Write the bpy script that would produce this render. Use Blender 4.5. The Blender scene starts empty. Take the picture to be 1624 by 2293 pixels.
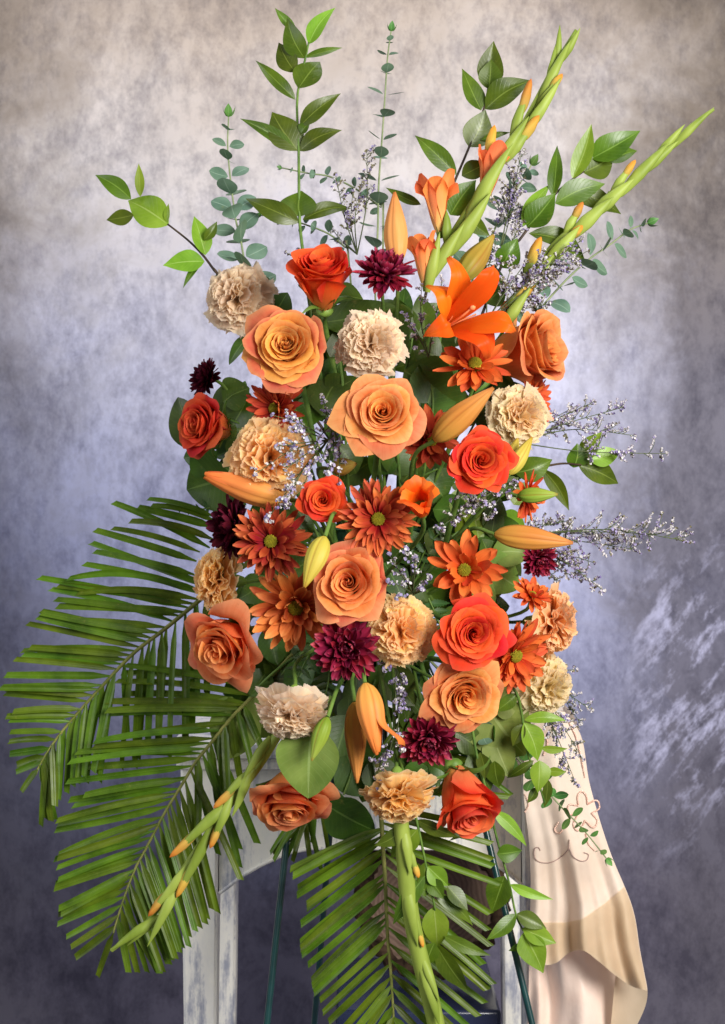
import bpy, math, random
import numpy as np
from mathutils import Vector, Matrix, Quaternion

random.seed(11)
RNG = np.random.default_rng(7)
PI = math.pi
scene = bpy.context.scene
col = scene.collection

# ------------------------------------------------------------------ camera, world, lamps, exposure
S, D, ZC = 0.00055, 2.0, 1.25          # metres per photograph unit at the bouquet, camera distance, camera height
cam_d = bpy.data.cameras.new('camera')
cam = bpy.data.objects.new('camera', cam_d); col.objects.link(cam)
cam.location = (0, -D, ZC); cam.rotation_euler = (PI / 2, 0, 0)
cam_d.sensor_fit = 'VERTICAL'; cam_d.sensor_height = 36.0
cam_d.lens = 36.0 * D / (2293 * S)
cam_d.clip_start = 0.05; cam_d.clip_end = 60
cam_d.dof.use_dof = True; cam_d.dof.focus_distance = D - 0.10; cam_d.dof.aperture_fstop = 9.0
scene.camera = cam

world = bpy.data.worlds.new('World'); scene.world = world; world.use_nodes = True
bg = world.node_tree.nodes['Background']
bg.inputs[0].default_value = (0.86, 0.90, 1.0, 1); bg.inputs[1].default_value = 0.17

def area(name, loc, target, size, power, color):
    d = bpy.data.lights.new(name, 'AREA'); d.shape = 'RECTANGLE'; d.size, d.size_y = size
    d.energy = power; d.color = color
    o = bpy.data.objects.new(name, d); col.objects.link(o); o.location = loc
    o.rotation_euler = (Vector(target) - Vector(loc)).to_track_quat('-Z', 'Y').to_euler()
    return o
area('window_light', (1.35, -2.05, 1.85), (0.0, 0.0, 1.08), (1.05, 1.05), 112, (1.0, 0.97, 0.92))
area('left_fill_light', (-2.3, -0.9, 1.9), (0.0, 0.2, 1.25), (1.0, 1.6), 26, (0.96, 0.97, 1.0))  # weak fill added on the left; stands for no real window
area('backdrop_light', (-0.15, 0.30, 3.0), (-0.05, 0.95, 1.35), (1.6, 0.4), 11, (0.96, 0.97, 1.0))

vs = scene.view_settings
cy = scene.cycles; cy.max_bounces = 7; cy.diffuse_bounces = 3; cy.glossy_bounces = 2; cy.transmission_bounces = 5
vs.view_transform = 'Standard'; vs.look = 'None'; vs.exposure = 0.08; vs.gamma = 1.0

# ------------------------------------------------------------------ helpers
def srgb(h, a=1.0):
    h = h.lstrip('#'); c = [int(h[i:i + 2], 16) / 255 for i in (0, 2, 4)]
    return tuple([x / 12.92 if x <= 0.04045 else ((x + 0.055) / 1.055) ** 2.4 for x in c] + [a])

def W(px, py, y=0.0):
    """a point of the photograph, at its own real distance y behind the bouquet's middle plane"""
    k = (D + y) / D
    return Vector(((px - 812) * S * k, y, ZC - (py - 1146.5) * S * k))
def M_(n, y=0.0): return n * S * (D + y) / D
def AX(r, u, t): return Vector((r, -t, u)).normalized()
def bulge(px, py):
    q = 1 - ((px - 840) / 460) ** 2 - ((py - 1230) / 800) ** 2
    return -0.21 * math.sqrt(max(0.0, q)) + 0.02

class MB:
    def __init__(s): s.v = []; s.f = []; s.uv = []; s.n = 0; s.c = []
    def grid(s, X, Y, Z, closed_u=False, U=None, V=None, c=None):
        nv, nu = X.shape
        P = np.stack([X, Y, Z], -1).reshape(-1, 3); s.v.append(P)
        if U is None:
            U, V = np.meshgrid(np.linspace(0, 1, nu), np.linspace(0, 1, nv))
        uvp = np.stack([U, V], -1).reshape(-1, 2)
        j, i = np.meshgrid(np.arange(nv - 1), np.arange(nu if closed_u else nu - 1), indexing='ij')
        i2 = (i + 1) % nu
        F = np.stack([j * nu + i, j * nu + i2, (j + 1) * nu + i2, (j + 1) * nu + i], -1).reshape(-1, 4)
        s.f.append(F + s.n); s.uv.append(uvp[F.reshape(-1)]); s.n += len(P)
        return s
    def raw(s, P, F, uv=None):
        P = np.asarray(P, float); F = np.asarray(F, int)
        s.v.append(P); s.f.append(F + s.n)
        s.uv.append(np.asarray(uv, float)[F.reshape(-1)] if uv is not None else np.full((F.size, 2), 0.5))
        s.n += len(P); return s
    def tube(s, pts, rad, seg=7, caps=True):
        P = np.array([tuple(p) for p in pts], float); n = len(P)
        R = np.full(n, rad, float) if np.isscalar(rad) else np.interp(np.linspace(0, 1, n), np.linspace(0, 1, len(rad)), rad)
        T = np.gradient(P, axis=0); T /= np.linalg.norm(T, axis=1)[:, None] + 1e-12
        a = np.array([0, 0, 1.0]) if abs(T[0][2]) < .9 else np.array([1.0, 0, 0])
        A = np.zeros_like(P); A[0] = np.cross(T[0], a); A[0] /= np.linalg.norm(A[0])
        for i in range(1, n):
            q = A[i - 1] - T[i] * A[i - 1].dot(T[i]); A[i] = q / (np.linalg.norm(q) + 1e-12)
        B = np.cross(T, A); th = np.linspace(0, 2 * PI, seg, endpoint=False)
        G = P[:, None] + R[:, None, None] * (np.cos(th)[None, :, None] * A[:, None] + np.sin(th)[None, :, None] * B[:, None])
        s.grid(G[..., 0], G[..., 1], G[..., 2], closed_u=True)
        if caps:
            for k, rev in ((0, True), (n - 1, False)):
                c = np.vstack([G[k], P[k]]); F = [[i, (i + 1) % seg, seg, seg] for i in range(seg)]
                F = [[f[1], f[0], f[2]] if rev else [f[0], f[1], f[2]] for f in F]
                s.v.append(c); s.f.append(np.array(F) + s.n); s.uv.append(np.full((len(F) * 3, 2), .5)); s.n += len(c)
        return s
    def box(s, lo, hi, bev=0.0):
        import bmesh
        bm = bmesh.new(); bmesh.ops.create_cube(bm, size=1)
        for v in bm.verts:
            for k in range(3): v.co[k] = lo[k] if v.co[k] < 0 else hi[k]
        if bev: bmesh.ops.bevel(bm, geom=bm.edges[:], offset=bev, segments=2, affect='EDGES', profile=.6)
        s.bm(bm); return s
    def bm(s, bm):
        bm.verts.index_update(); P = np.array([v.co[:] for v in bm.verts]); s.v.append(P)
        for f in bm.faces:
            s.f.append(np.array([[v.index for v in f.verts]]) + s.n); s.uv.append(np.full((len(f.verts), 2), .5))
        s.n += len(P); bm.free()
    def mesh(s, name, smooth=True):
        m = bpy.data.meshes.new(name)
        V = np.vstack(s.v); F = [r for a in s.f for r in a.tolist()]
        m.from_pydata(V.tolist(), [], F)
        uv = m.uv_layers.new(name='UVMap'); uv.data.foreach_set('uv', np.vstack(s.uv).ravel())
        m.polygons.foreach_set('use_smooth', [smooth] * len(m.polygons))
        return m

def link(name, data, parent=None, kind=None):
    o = bpy.data.objects.new(name, data); col.objects.link(o)
    if parent is not None: o.parent = parent
    if kind: o['kind'] = kind
    return o
def part(name, mb, mat, parent, kind=None, smooth=True):
    m = mb.mesh(name, smooth); m.materials.append(mat)
    return link(name, m, parent, kind)
def tag(o, label, cat, group=None, kind=None):
    o['label'] = label; o['category'] = cat
    if group: o['group'] = group
    if kind: o['kind'] = kind
    return o
def thing(name, label, cat, loc, axis=None, roll=0.0, group=None):
    e = bpy.data.objects.new(name, None); col.objects.link(e); e.empty_display_size = 0.02
    e.location = loc
    if axis is not None:
        e.rotation_mode = 'QUATERNION'
        e.rotation_quaternion = axis.to_track_quat('Z', 'Y') @ Quaternion((0, 0, 1), roll)
    return tag(e, label, cat, group)
def inv(e):
    q = e.rotation_quaternion if e.rotation_mode == 'QUATERNION' else Quaternion((1, 0, 0, 0))
    return (Matrix.Translation(e.location) @ q.to_matrix().to_4x4()).inverted()
def smooth_path(pts, n=24):
    P = np.array([tuple(p) for p in pts], float)
    if len(P) == 2: return np.linspace(P[0], P[1], n)
    Q = np.vstack([2 * P[0] - P[1], P, 2 * P[-1] - P[-2]]); out = []
    t = np.linspace(0, len(P) - 1, n)
    for x in t:
        i = min(int(x), len(P) - 2); f = x - i
        a, b, c, d = Q[i], Q[i + 1], Q[i + 2], Q[i + 3]
        out.append(.5 * ((2 * b) + (c - a) * f + (2 * a - 5 * b + 4 * c - d) * f * f + (3 * b - a - 3 * c + d) * f ** 3))
    return np.array(out)
def ss(a, b, x): t = np.clip((x - a) / (b - a), 0, 1); return t * t * (3 - 2 * t)

# ------------------------------------------------------------------ materials
MATS = {}
class NT:
    def __init__(s, name):
        s.m = bpy.data.materials.new(name); s.m.use_nodes = True; s.t = s.m.node_tree; s.t.nodes.clear()
        s.out = s.n('ShaderNodeOutputMaterial'); MATS[name] = s.m
    def n(s, typ, **kw):
        o = s.t.nodes.new(typ)
        for k, v in kw.items():
            if k.startswith('i_'): o.inputs[k[2:].replace('_', ' ')].default_value = v
            else: setattr(o, k, v)
        return o
    def l(s, a, b): s.t.links.new(a, b)
    def ramp(s, fac, stops, interp='LINEAR'):
        r = s.n('ShaderNodeValToRGB'); r.color_ramp.interpolation = interp
        e = r.color_ramp.elements
        while len(e) < len(stops): e.new(.5)
        for k, (p, c) in enumerate(stops): e[k].position = p; e[k].color = c
        s.l(fac, r.inputs[0]); return r.outputs[0]
    def math(s, op, a, b=None):
        m = s.n('ShaderNodeMath', operation=op)
        for k, x in enumerate((a, b)):
            if x is None: continue
            if isinstance(x, (int, float)): m.inputs[k].default_value = x
            else: s.l(x, m.inputs[k])
        return m.outputs[0]
    def mix(s, fac, a, b, blend='MIX'):
        m = s.n('ShaderNodeMix', data_type='RGBA', blend_type=blend)
        for k, x in ((0, fac), (6, a), (7, b)):
            if isinstance(x, (int, float, tuple)): m.inputs[k].default_value = x
            else: s.l(x, m.inputs[k])
        return m.outputs[2]
    def noise(s, vec, scale, detail=3, rough=.55, dist=0):
        n = s.n('ShaderNodeTexNoise'); n.inputs['Scale'].default_value = scale; n.inputs['Detail'].default_value = detail
        n.inputs['Roughness'].default_value = rough; n.inputs['Distortion'].default_value = dist
        if vec is not None: s.l(vec, n.inputs['Vector'])
        return n.outputs['Fac']
    def mapping(s, vec, scale, rot=(0, 0, 0)):
        if any(rot):
            q = s.n('ShaderNodeMapping'); q.inputs['Rotation'].default_value = rot; s.l(vec, q.inputs[0]); vec = q.outputs[0]; rot = (0, 0, 0)
        m = s.n('ShaderNodeMapping'); m.inputs['Scale'].default_value = scale; m.inputs['Rotation'].default_value = rot
        s.l(vec, m.inputs[0]); return m.outputs[0]
    def uv(s):
        t = s.n('ShaderNodeTexCoord'); x = s.n('ShaderNodeSeparateXYZ'); s.l(t.outputs['UV'], x.inputs[0])
        return t.outputs['UV'], x.outputs[0], x.outputs[1], t.outputs['Object']
    def finish(s, color, rough=.5, spec=.4, trans=0.0, tcol=None, bump=None, bstr=.2, bdist=.001, coat=0, sheen=0):
        p = s.n('ShaderNodeBsdfPrincipled')
        for k, x in (('Base Color', color), ('Roughness', rough)):
            if isinstance(x, (int, float, tuple)): p.inputs[k].default_value = x
            else: s.l(x, p.inputs[k])
        p.inputs['Specular IOR Level'].default_value = spec
        p.inputs['Coat Weight'].default_value = coat; p.inputs['Sheen Weight'].default_value = sheen
        if bump is not None:
            b = s.n('ShaderNodeBump'); b.inputs['Strength'].default_value = bstr; b.inputs['Distance'].default_value = bdist
            s.l(bump, b.inputs['Height']); s.l(b.outputs[0], p.inputs['Normal'])
        sh = p.outputs[0]
        if trans:
            t = s.n('ShaderNodeBsdfTranslucent'); c = tcol if tcol is not None else color
            if isinstance(c, tuple): t.inputs[0].default_value = c
            else: s.l(c, t.inputs[0])
            m = s.n('ShaderNodeMixShader'); m.inputs[0].default_value = trans
            s.l(sh, m.inputs[1]); s.l(t.outputs[0], m.inputs[2]); sh = m.outputs[0]
        s.l(sh, s.out.inputs[0]); return s.m

def petal_mat(name, stops, trans=.3, rough=.6, jitter=.22, streak=.26, edge=None, spec=.12, vein=34):
    """petal colour runs from its claw (v=0) to its lip (v=1), fine veins along it, each petal a little different"""
    if name in MATS: return MATS[name]
    t = NT(name); uv, u, v, ob = t.uv()
    nz = t.noise(ob, 55, 3)
    f = t.math('ADD', v, t.math('MULTIPLY', t.math('SUBTRACT', nz, .5), .35))
    c = t.ramp(f, [(p, srgb(h)) for p, h in stops])
    st = t.noise(t.mapping(uv, (vein, 1.6, 1)), 1.0, 3, .6)
    c = t.mix(t.math('MULTIPLY', t.ramp(st, [(.35, (0, 0, 0, 1)), (.7, (1, 1, 1, 1))]), streak), c, srgb(stops[0][1]), 'MULTIPLY')
    if edge:
        a = t.math('ABSOLUTE', t.math('SUBTRACT', u, .5))
        e = t.math('MAXIMUM', t.math('MULTIPLY', t.math('SUBTRACT', a, .40), 9.0), t.math('MULTIPLY', t.math('SUBTRACT', v, .90), 9.0))
        e = t.math('MULTIPLY', t.math('MINIMUM', t.math('MAXIMUM', e, 0.0), 1.0), edge[1])
        c = t.mix(e, c, srgb(edge[0]))
    # small bruises along the lip
    br = t.math('MULTIPLY', t.ramp(t.noise(ob, 130, 3, .6), [(.56, (0, 0, 0, 1)), (.70, (1, 1, 1, 1))]), t.math('MULTIPLY', t.ramp(v, [(.80, (0, 0, 0, 1)), (1.0, (1, 1, 1, 1))]), .30))
    c = t.mix(br, c, srgb('#b4552c'))
    oi = t.n('ShaderNodeObjectInfo')
    h = t.n('ShaderNodeHueSaturation')
    t.l(t.math('ADD', t.math('MULTIPLY', oi.outputs['Random'], jitter), 1 - jitter / 2), h.inputs['Value'])
    t.l(t.math('ADD', t.math('MULTIPLY', oi.outputs['Random'], .022), .489), h.inputs['Hue'])
    t.l(c, h.inputs['Color'])
    return t.finish(h.outputs[0], rough, spec, trans, bump=st, bstr=.25, bdist=.0006)

def leaf_mat(name, dark, light, rib, trans=.18, rough=.36, spec=.45, vein=True, jitter=.5):
    if name in MATS: return MATS[name]
    t = NT(name); uv, u, v, ob = t.uv()
    c = t.ramp(t.noise(ob, 26, 4), [(.3, srgb(dark)), (.72, srgb(light))])
    a = t.math('ABSOLUTE', t.math('SUBTRACT', u, .5))
    mid = t.math('MULTIPLY', t.math('LESS_THAN', a, .022), .55)
    bump = None
    if vein:
        w = t.math('SINE', t.math('MULTIPLY', t.math('SUBTRACT', v, t.math('MULTIPLY', a, .55)), 62.0))
        w = t.ramp(w, [(.86, (0, 0, 0, 1)), (1.0, (1, 1, 1, 1))])
        bump = t.math('SUBTRACT', 0.0, w)
        mid = t.math('MAXIMUM', mid, t.math('MULTIPLY', w, .10))
    c = t.mix(mid, c, srgb(rib))
    oi = t.n('ShaderNodeObjectInfo'); h = t.n('ShaderNodeHueSaturation')
    t.l(t.math('ADD', t.math('MULTIPLY', oi.outputs['Random'], jitter), 1 - jitter / 2), h.inputs['Value'])
    t.l(t.math('ADD', t.math('MULTIPLY', oi.outputs['Random'], .045), .475), h.inputs['Hue'])
    c = t.mix(t.math('MULTIPLY', t.ramp(t.noise(ob, 90, 5, .75), [(.60, (0, 0, 0, 1)), (.72, (1, 1, 1, 1))]), .35), c, srgb('#8a8440'))
    t.l(c, h.inputs['Color'])
    rg = t.math('ADD', t.math('MULTIPLY', t.noise(ob, 60, 3), .3), rough - .14)
    br = t.mix(1.0, h.outputs[0], (1.25, 1.3, .45, 1), 'MULTIPLY')
    return t.finish(h.outputs[0], rg, spec, trans, tcol=br, bump=bump, bstr=.16, bdist=.0008)

def plain_mat(name, a, b, scale=60, rough=.5, spec=.3, trans=0, stretch=(1, 1, 1), bstr=.25, bdist=.0006, detail=4, coat=0):
    if name in MATS: return MATS[name]
    t = NT(name); uv, u, v, ob = t.uv()
    n = t.noise(t.mapping(ob, stretch), scale, detail)
    c = t.ramp(n, [(.32, srgb(a)), (.7, srgb(b))])
    return t.finish(c, rough, spec, trans, bump=n, bstr=bstr, bdist=bdist, coat=coat)

# ------------------------------------------------------------------ the setting: a hand-painted canvas backdrop that sweeps out under everything
def build_backdrop():
    nu, nv = 150, 130
    x = np.linspace(-2.6, 2.6, nu)
    sl = np.linspace(0, 1, nv)
    YB, R0 = 0.95, 0.35
    L1 = 2.9 - R0; La = R0 * PI / 2; L2 = 3.2; tot = L1 + La + L2
    y, z = [], []
    for t in sl * tot:
        if t < L1: y.append(YB); z.append(2.9 - t)
        elif t < L1 + La:
            a = (t - L1) / R0; y.append(YB - R0 + R0 * math.cos(a)); z.append(R0 - R0 * math.sin(a))
        else: y.append(YB - R0 - (t - L1 - La)); z.append(0.0)
    Y, X = np.meshgrid(np.array(y), x, indexing='ij'); Z, _ = np.meshgrid(np.array(z), x, indexing='ij')
    fall = ss(0.15, .6, Z)
    Y = Y + fall * (.010 * np.sin(X * 9 + 1.1 + .5 * Z) + .007 * np.sin(X * 21 + 1.5 * np.sin(Z * 2)) + .005 * np.sin(X * 37 + Z * 2.2)
                    + .006 * np.sin(Z * 5 + X * 4))
    t = NT('painted_canvas'); tc = t.n('ShaderNodeTexCoord'); ob = tc.outputs['Object']
    sp = t.n('ShaderNodeSeparateXYZ'); t.l(ob, sp.inputs[0])
    big = t.noise(ob, 2.6, 5, .6, .4); med = t.noise(ob, 8, 7, .72, .5); fine = t.noise(t.mapping(ob, (1, 1, .6)), 34, 8, .82)
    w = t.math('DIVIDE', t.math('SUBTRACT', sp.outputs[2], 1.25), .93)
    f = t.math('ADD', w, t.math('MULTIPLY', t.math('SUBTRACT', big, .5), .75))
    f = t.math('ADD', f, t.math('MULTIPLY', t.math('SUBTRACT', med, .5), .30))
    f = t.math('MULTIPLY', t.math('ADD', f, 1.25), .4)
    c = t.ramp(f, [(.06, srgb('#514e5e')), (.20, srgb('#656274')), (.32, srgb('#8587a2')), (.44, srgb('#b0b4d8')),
                   (.60, srgb('#c8c8de')), (.74, srgb('#bfb9ba')), (.88, srgb('#a89c94')), (1.0, srgb('#7a6c60'))])  # painted zones; the dark foot also carries some light falloff in its colour
    # sides darker and warmer: brushed paint, with some vignette shade put into the colour
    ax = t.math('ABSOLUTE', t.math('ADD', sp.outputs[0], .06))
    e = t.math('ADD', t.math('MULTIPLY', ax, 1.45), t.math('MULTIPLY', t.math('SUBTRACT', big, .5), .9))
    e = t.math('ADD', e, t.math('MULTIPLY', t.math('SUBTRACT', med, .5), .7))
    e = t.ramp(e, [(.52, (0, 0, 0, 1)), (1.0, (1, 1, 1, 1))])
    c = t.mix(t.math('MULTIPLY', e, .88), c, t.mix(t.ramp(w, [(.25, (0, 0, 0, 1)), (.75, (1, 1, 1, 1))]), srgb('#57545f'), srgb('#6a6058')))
    # dry-brushed mottling
    m = t.ramp(t.math('ADD', t.math('MULTIPLY', fine, .55), t.math('MULTIPLY', med, .5)), [(.41, (.46, .45, .49, 1)), (.58, (1.24, 1.23, 1.21, 1))])
    c = t.mix(.72, c, m, 'MULTIPLY')
    # dabs of pale paint low on the right
    dab = t.noise(t.mapping(ob, (1.9, 1, .6), (0, -.7, 0)), 14, 7, .74, .15)
    reg = t.math('MULTIPLY', t.ramp(sp.outputs[0], [(.44, (0, 0, 0, 1)), (.54, (1, 1, 1, 1))]),
                 t.ramp(t.math('ABSOLUTE', t.math('SUBTRACT', sp.outputs[2], .93)), [(.12, (1, 1, 1, 1)), (.34, (0, 0, 0, 1))]))
    dm = t.math('MULTIPLY', t.ramp(t.math('ADD', dab, t.math('MULTIPLY', t.math('SUBTRACT', fine, .5), .35)), [(.50, (0, 0, 0, 1)), (.66, (1, 1, 1, 1))]), reg)
    c = t.mix(t.math('MULTIPLY', dm, .72), c, srgb('#c2c2e2'))
    mat = t.finish(c, .9, .1, bump=fine, bstr=.25, bdist=.002)
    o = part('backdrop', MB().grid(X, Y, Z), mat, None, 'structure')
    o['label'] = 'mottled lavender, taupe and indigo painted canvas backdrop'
build_backdrop()

# ------------------------------------------------------------------ white distressed console table behind the bouquet
def white_wood():
    t = NT('distressed_white_paint'); uv, u, v, ob = t.uv()
    grain = t.noise(t.mapping(ob, (1, 1, .12)), 60, 5, .65); rub = t.noise(t.mapping(ob, (1, 1, .5)), 16, 6, .75)
    c = t.ramp(rub, [(.3, srgb('#e6e4e2')), (.62, srgb('#faf6ea'))])
    k = t.ramp(t.math('ADD', t.math('MULTIPLY', grain, .6), t.math('MULTIPLY', rub, .5)), [(.44, (1, 1, 1, 1)), (.54, (0, 0, 0, 1))])
    c = t.mix(t.math('MULTIPLY', k, .75), c, srgb('#7d84a0'))
    k2 = t.ramp(t.noise(t.mapping(ob, (1, 1, .35)), 11, 5, .7), [(.30, (1, 1, 1, 1)), (.34, (0, 0, 0, 1))])
    c = t.mix(k2, c, srgb('#4e463f'))
    return t.finish(c, .55, .35, bump=t.math('ADD', grain, rub), bstr=.35, bdist=.0015)
WOOD = white_wood()
TY = 0.22
tl = W(442, 2293, TY)
table = thing('console_table', 'white distressed wooden console table with arched apron standing behind the flowers', 'table', (W(812, 0, TY).x, TY, 0))
o3 = np.array([table.location.x, TY, 0.0])
def tbox(name, x0, x1, y0, y1, z0, z1, bev=.003):
    return part(name, MB().box((x0 - o3[0], y0 - o3[1], z0), (x1 - o3[0], y1 - o3[1], z1), bev), WOOD, table, smooth=False)
zt = W(0, 1660, TY).z; zm = W(0, 1694, TY).z; za = W(0, 1722, TY).z
xl0, xl1 = W(404, 0, TY).x, W(490, 0, TY).x; xr0, xr1 = W(1168, 0, TY).x, W(1252, 0, TY).x
tbox('table_top', W(384, 0, TY).x, W(1275, 0, TY).x, TY - .025, TY + .42, zm, zt, .006)
tbox('moulding', W(396, 0, TY).x, W(1262, 0, TY).x, TY - .010, TY + .40, za, zm - .001, .005)
def leg(xa, xb, ya, yb):
    # tapered square leg
    mb = MB(); n = 8
    for_z = np.linspace(za - .001, 0.0, n); wdt = np.linspace(1, .62, n)
    cx, cy = (xa + xb) / 2, (ya + yb) / 2; hx, hy = (xb - xa) / 2, (yb - ya) / 2; b = .004
    ring = [(-1, -1, b, 0), (1, -1, -b, 0), (1, -1, 0, b), (1, 1, 0, -b), (1, 1, -b, 0), (-1, 1, b, 0), (-1, 1, 0, -b), (-1, -1, 0, b)]
    X = np.array([[cx + hx * r[0] * k + r[2] - o3[0] for r in ring] for k in wdt]); Y = np.array([[cy + hy * r[1] * k + r[3] - o3[1] for r in ring] for k in wdt])
    Z = np.repeat(for_z[:, None], 8, 1)
    mb.grid(X, Y, Z, closed_u=True)
    part('leg', mb, WOOD, table, smooth=False)
for xa, xb in ((xl0, xl1), (xr0, xr1)):
    leg(xa, xb, TY, TY + .055); leg(xa, xb, TY + .34, TY + .395)
def apron():
    n = 60; a = np.linspace(0, 1, n); x = xl1 + a * (xr0 - xl1)
    px = 490 + a * (1168 - 490)
    pz = np.interp(px, [490, 510, 540, 580, 620, 650, 700, 1010, 1060, 1110, 1140, 1168], [2006, 1992, 1968, 1945, 1926, 1914, 1905, 1905, 1914, 1940, 1962, 1985])
    zb = np.array([W(0, p, TY).z for p in pz]); zt_ = za - .001
    y0, y1 = .008, .030
    X = np.stack([x] * 5) - o3[0]
    Y = np.stack([np.full(n, y0), np.full(n, y0), np.full(n, y1), np.full(n, y1), np.full(n, y0)])
    Z = np.stack([np.full(n, zt_), zb, zb, np.full(n, zt_), np.full(n, zt_)])
    part('apron', MB().grid(X, Y, Z), WOOD, table, smooth=False)
    Xb = np.stack([x] * 9) - o3[0]; th = np.linspace(0, 2 * PI, 9)
    ap = [o for o in table.children if o.name.startswith('apron')][0]
    bead = MB().tube(np.stack([x - o3[0], np.full(n, y0 - .001), zb + .002], 1), .0028, 6)
    part('apron_bead', bead, WOOD, ap)
apron()
for xa, xb in ((xl0 + .012, xl0 + .03), (xr1 - .03, xr1 - .012)):
    tbox('side_rail', xa, xb, TY + .056, TY + .339, za - .11, za - .001, .002)

# ------------------------------------------------------------------ green wire easel that carries the bouquet
WIRE = plain_mat('green_enamel_wire', '#0b2a2c', '#12403f', 40, .28, .6, coat=.4)
easel = thing('wire_easel', 'dark green wire easel with thin legs under the arrangement', 'easel', (W(860, 0, .05).x, .05, 0))
eo = np.array([easel.location.x, .05, 0])
def rod(name, pts, r=.0042): return part(name, MB().tube(smooth_path([np.array(tuple(p)) - eo for p in pts], 14), r, 8), WIRE, easel)
def to_floor(a, b):
    t = a.z / (a.z - b.z); return a + (b - a) * t
for a, b in ((W(668, 1640, .03), W(598, 2293, -.02)), (W(1060, 1740, .03), W(1192, 2293, -.02)), (W(752, 1700, .06), W(704, 2293, .16))):
    rod('leg', [to_floor(a, b), b, a])
rod('crossbar', [W(662, 1700, .03), W(860, 1705, .025), W(1055, 1720, .03)])
rod('upright', [W(860, 1705, .025), W(862, 1500, .05), W(862, 1250, .09)])
rod('hook', [W(668, 1640, .03), W(760, 1480, .05), W(862, 1300, .088)])
rod('hook', [W(1060, 1740, .03), W(960, 1500, .05), W(862, 1300, .088)])

# ------------------------------------------------------------------ log slice on a storage bin under the table
BARK = plain_mat('dark_bark', '#1c1410', '#5a4738', 55, .9, .1, stretch=(1, .35, 1), bstr=1.0, bdist=.006)
def log_slice():
    c = W(965, 2022, .42); Rr = M_(172, .42)
    e = thing('log_slice', 'round wood slice with dark ridged bark seen through the palm frond', 'log', (c.x, c.y, c.z - Rr))
    t = NT('cut_wood'); uv, u, v, ob = t.uv()
    r = t.n('ShaderNodeVectorMath', operation='LENGTH'); mp = t.n('ShaderNodeMapping'); mp.inputs['Location'].default_value = (0.01, 0, -Rr * 1.05); t.l(ob, mp.inputs[0]); t.l(mp.outputs[0], r.inputs[0])
    rings = t.math('SINE', t.math('MULTIPLY', t.math('ADD', r.outputs['Value'], t.math('MULTIPLY', t.noise(ob, 20), .02)), 900))
    cc = t.mix(t.math('MULTIPLY', t.math('ADD', rings, 1.0), .25), srgb('#8a7263'), srgb('#5e4a3e'))
    WOODM = t.finish(cc, .8, .2, bump=rings, bstr=.3, bdist=.001)
    n = 120; th = np.linspace(0, 2 * PI, n, endpoint=False)
    rough = 1 + .03 * np.sin(th * 31 + np.sin(th * 7) * 2) + .018 * np.sin(th * 53) + .03 * np.sin(th * 3 + 1)
    rows = [(.80, -.001), (.84, -.006), (.97, -.004), (1.0, .006), (1.0, .05), (.97, .06), (.8, .06)]
    X = np.array([Rr * k * rough * np.cos(th) for k, _ in rows]); Z = np.array([Rr * k * rough * np.sin(th) + Rr for k, _ in rows]); Y = np.array([np.full(n, y) for _, y in rows])
    part('bark', MB().grid(X, Y, Z, closed_u=True), BARK, e)
    rr = [0.001, .4, .81]
    part('cut_face', MB().grid(np.array([Rr * k * rough * np.cos(th) for k in rr]), np.full((3, n), .001), np.array([Rr * k * rough * np.sin(th) + Rr for k in rr]), closed_u=True), WOODM, e)
    return c.z - Rr, c.y
zlog, ylog = log_slice()
def bin_():
    t = NT('blue_clear_plastic'); p = t.n('ShaderNodeBsdfPrincipled'); p.inputs['Base Color'].default_value = srgb('#343c5c'); p.inputs['Roughness'].default_value = .22
    p.inputs['Transmission Weight'].default_value = .35; t.l(p.outputs[0], t.out.inputs[0])
    e = thing('storage_bin', 'blue clear plastic storage bin under the table, just at the bottom edge', 'bin', (W(930, 0, .45).x, .45, 0))
    hx = M_(175, .45)
    zlid = zlog - .012
    part('body', MB().box((-hx + .01, -.13, 0), (hx - .01, .13, zlid - .03), .012), t.m, e)
    lid = part('lid', MB().box((-hx, -.14, zlid - .029), (hx, .14, zlid), .006), t.m, e)
    RIM = plain_mat('blue_plastic_rim', '#4a5f9c', '#5a70b0', 30, .3, .5)
    part('rim', MB().tube([(-hx, -.142, zlid - .027), (hx, -.142, zlid - .027)], .004, 8), RIM, lid)
bin_()

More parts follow.
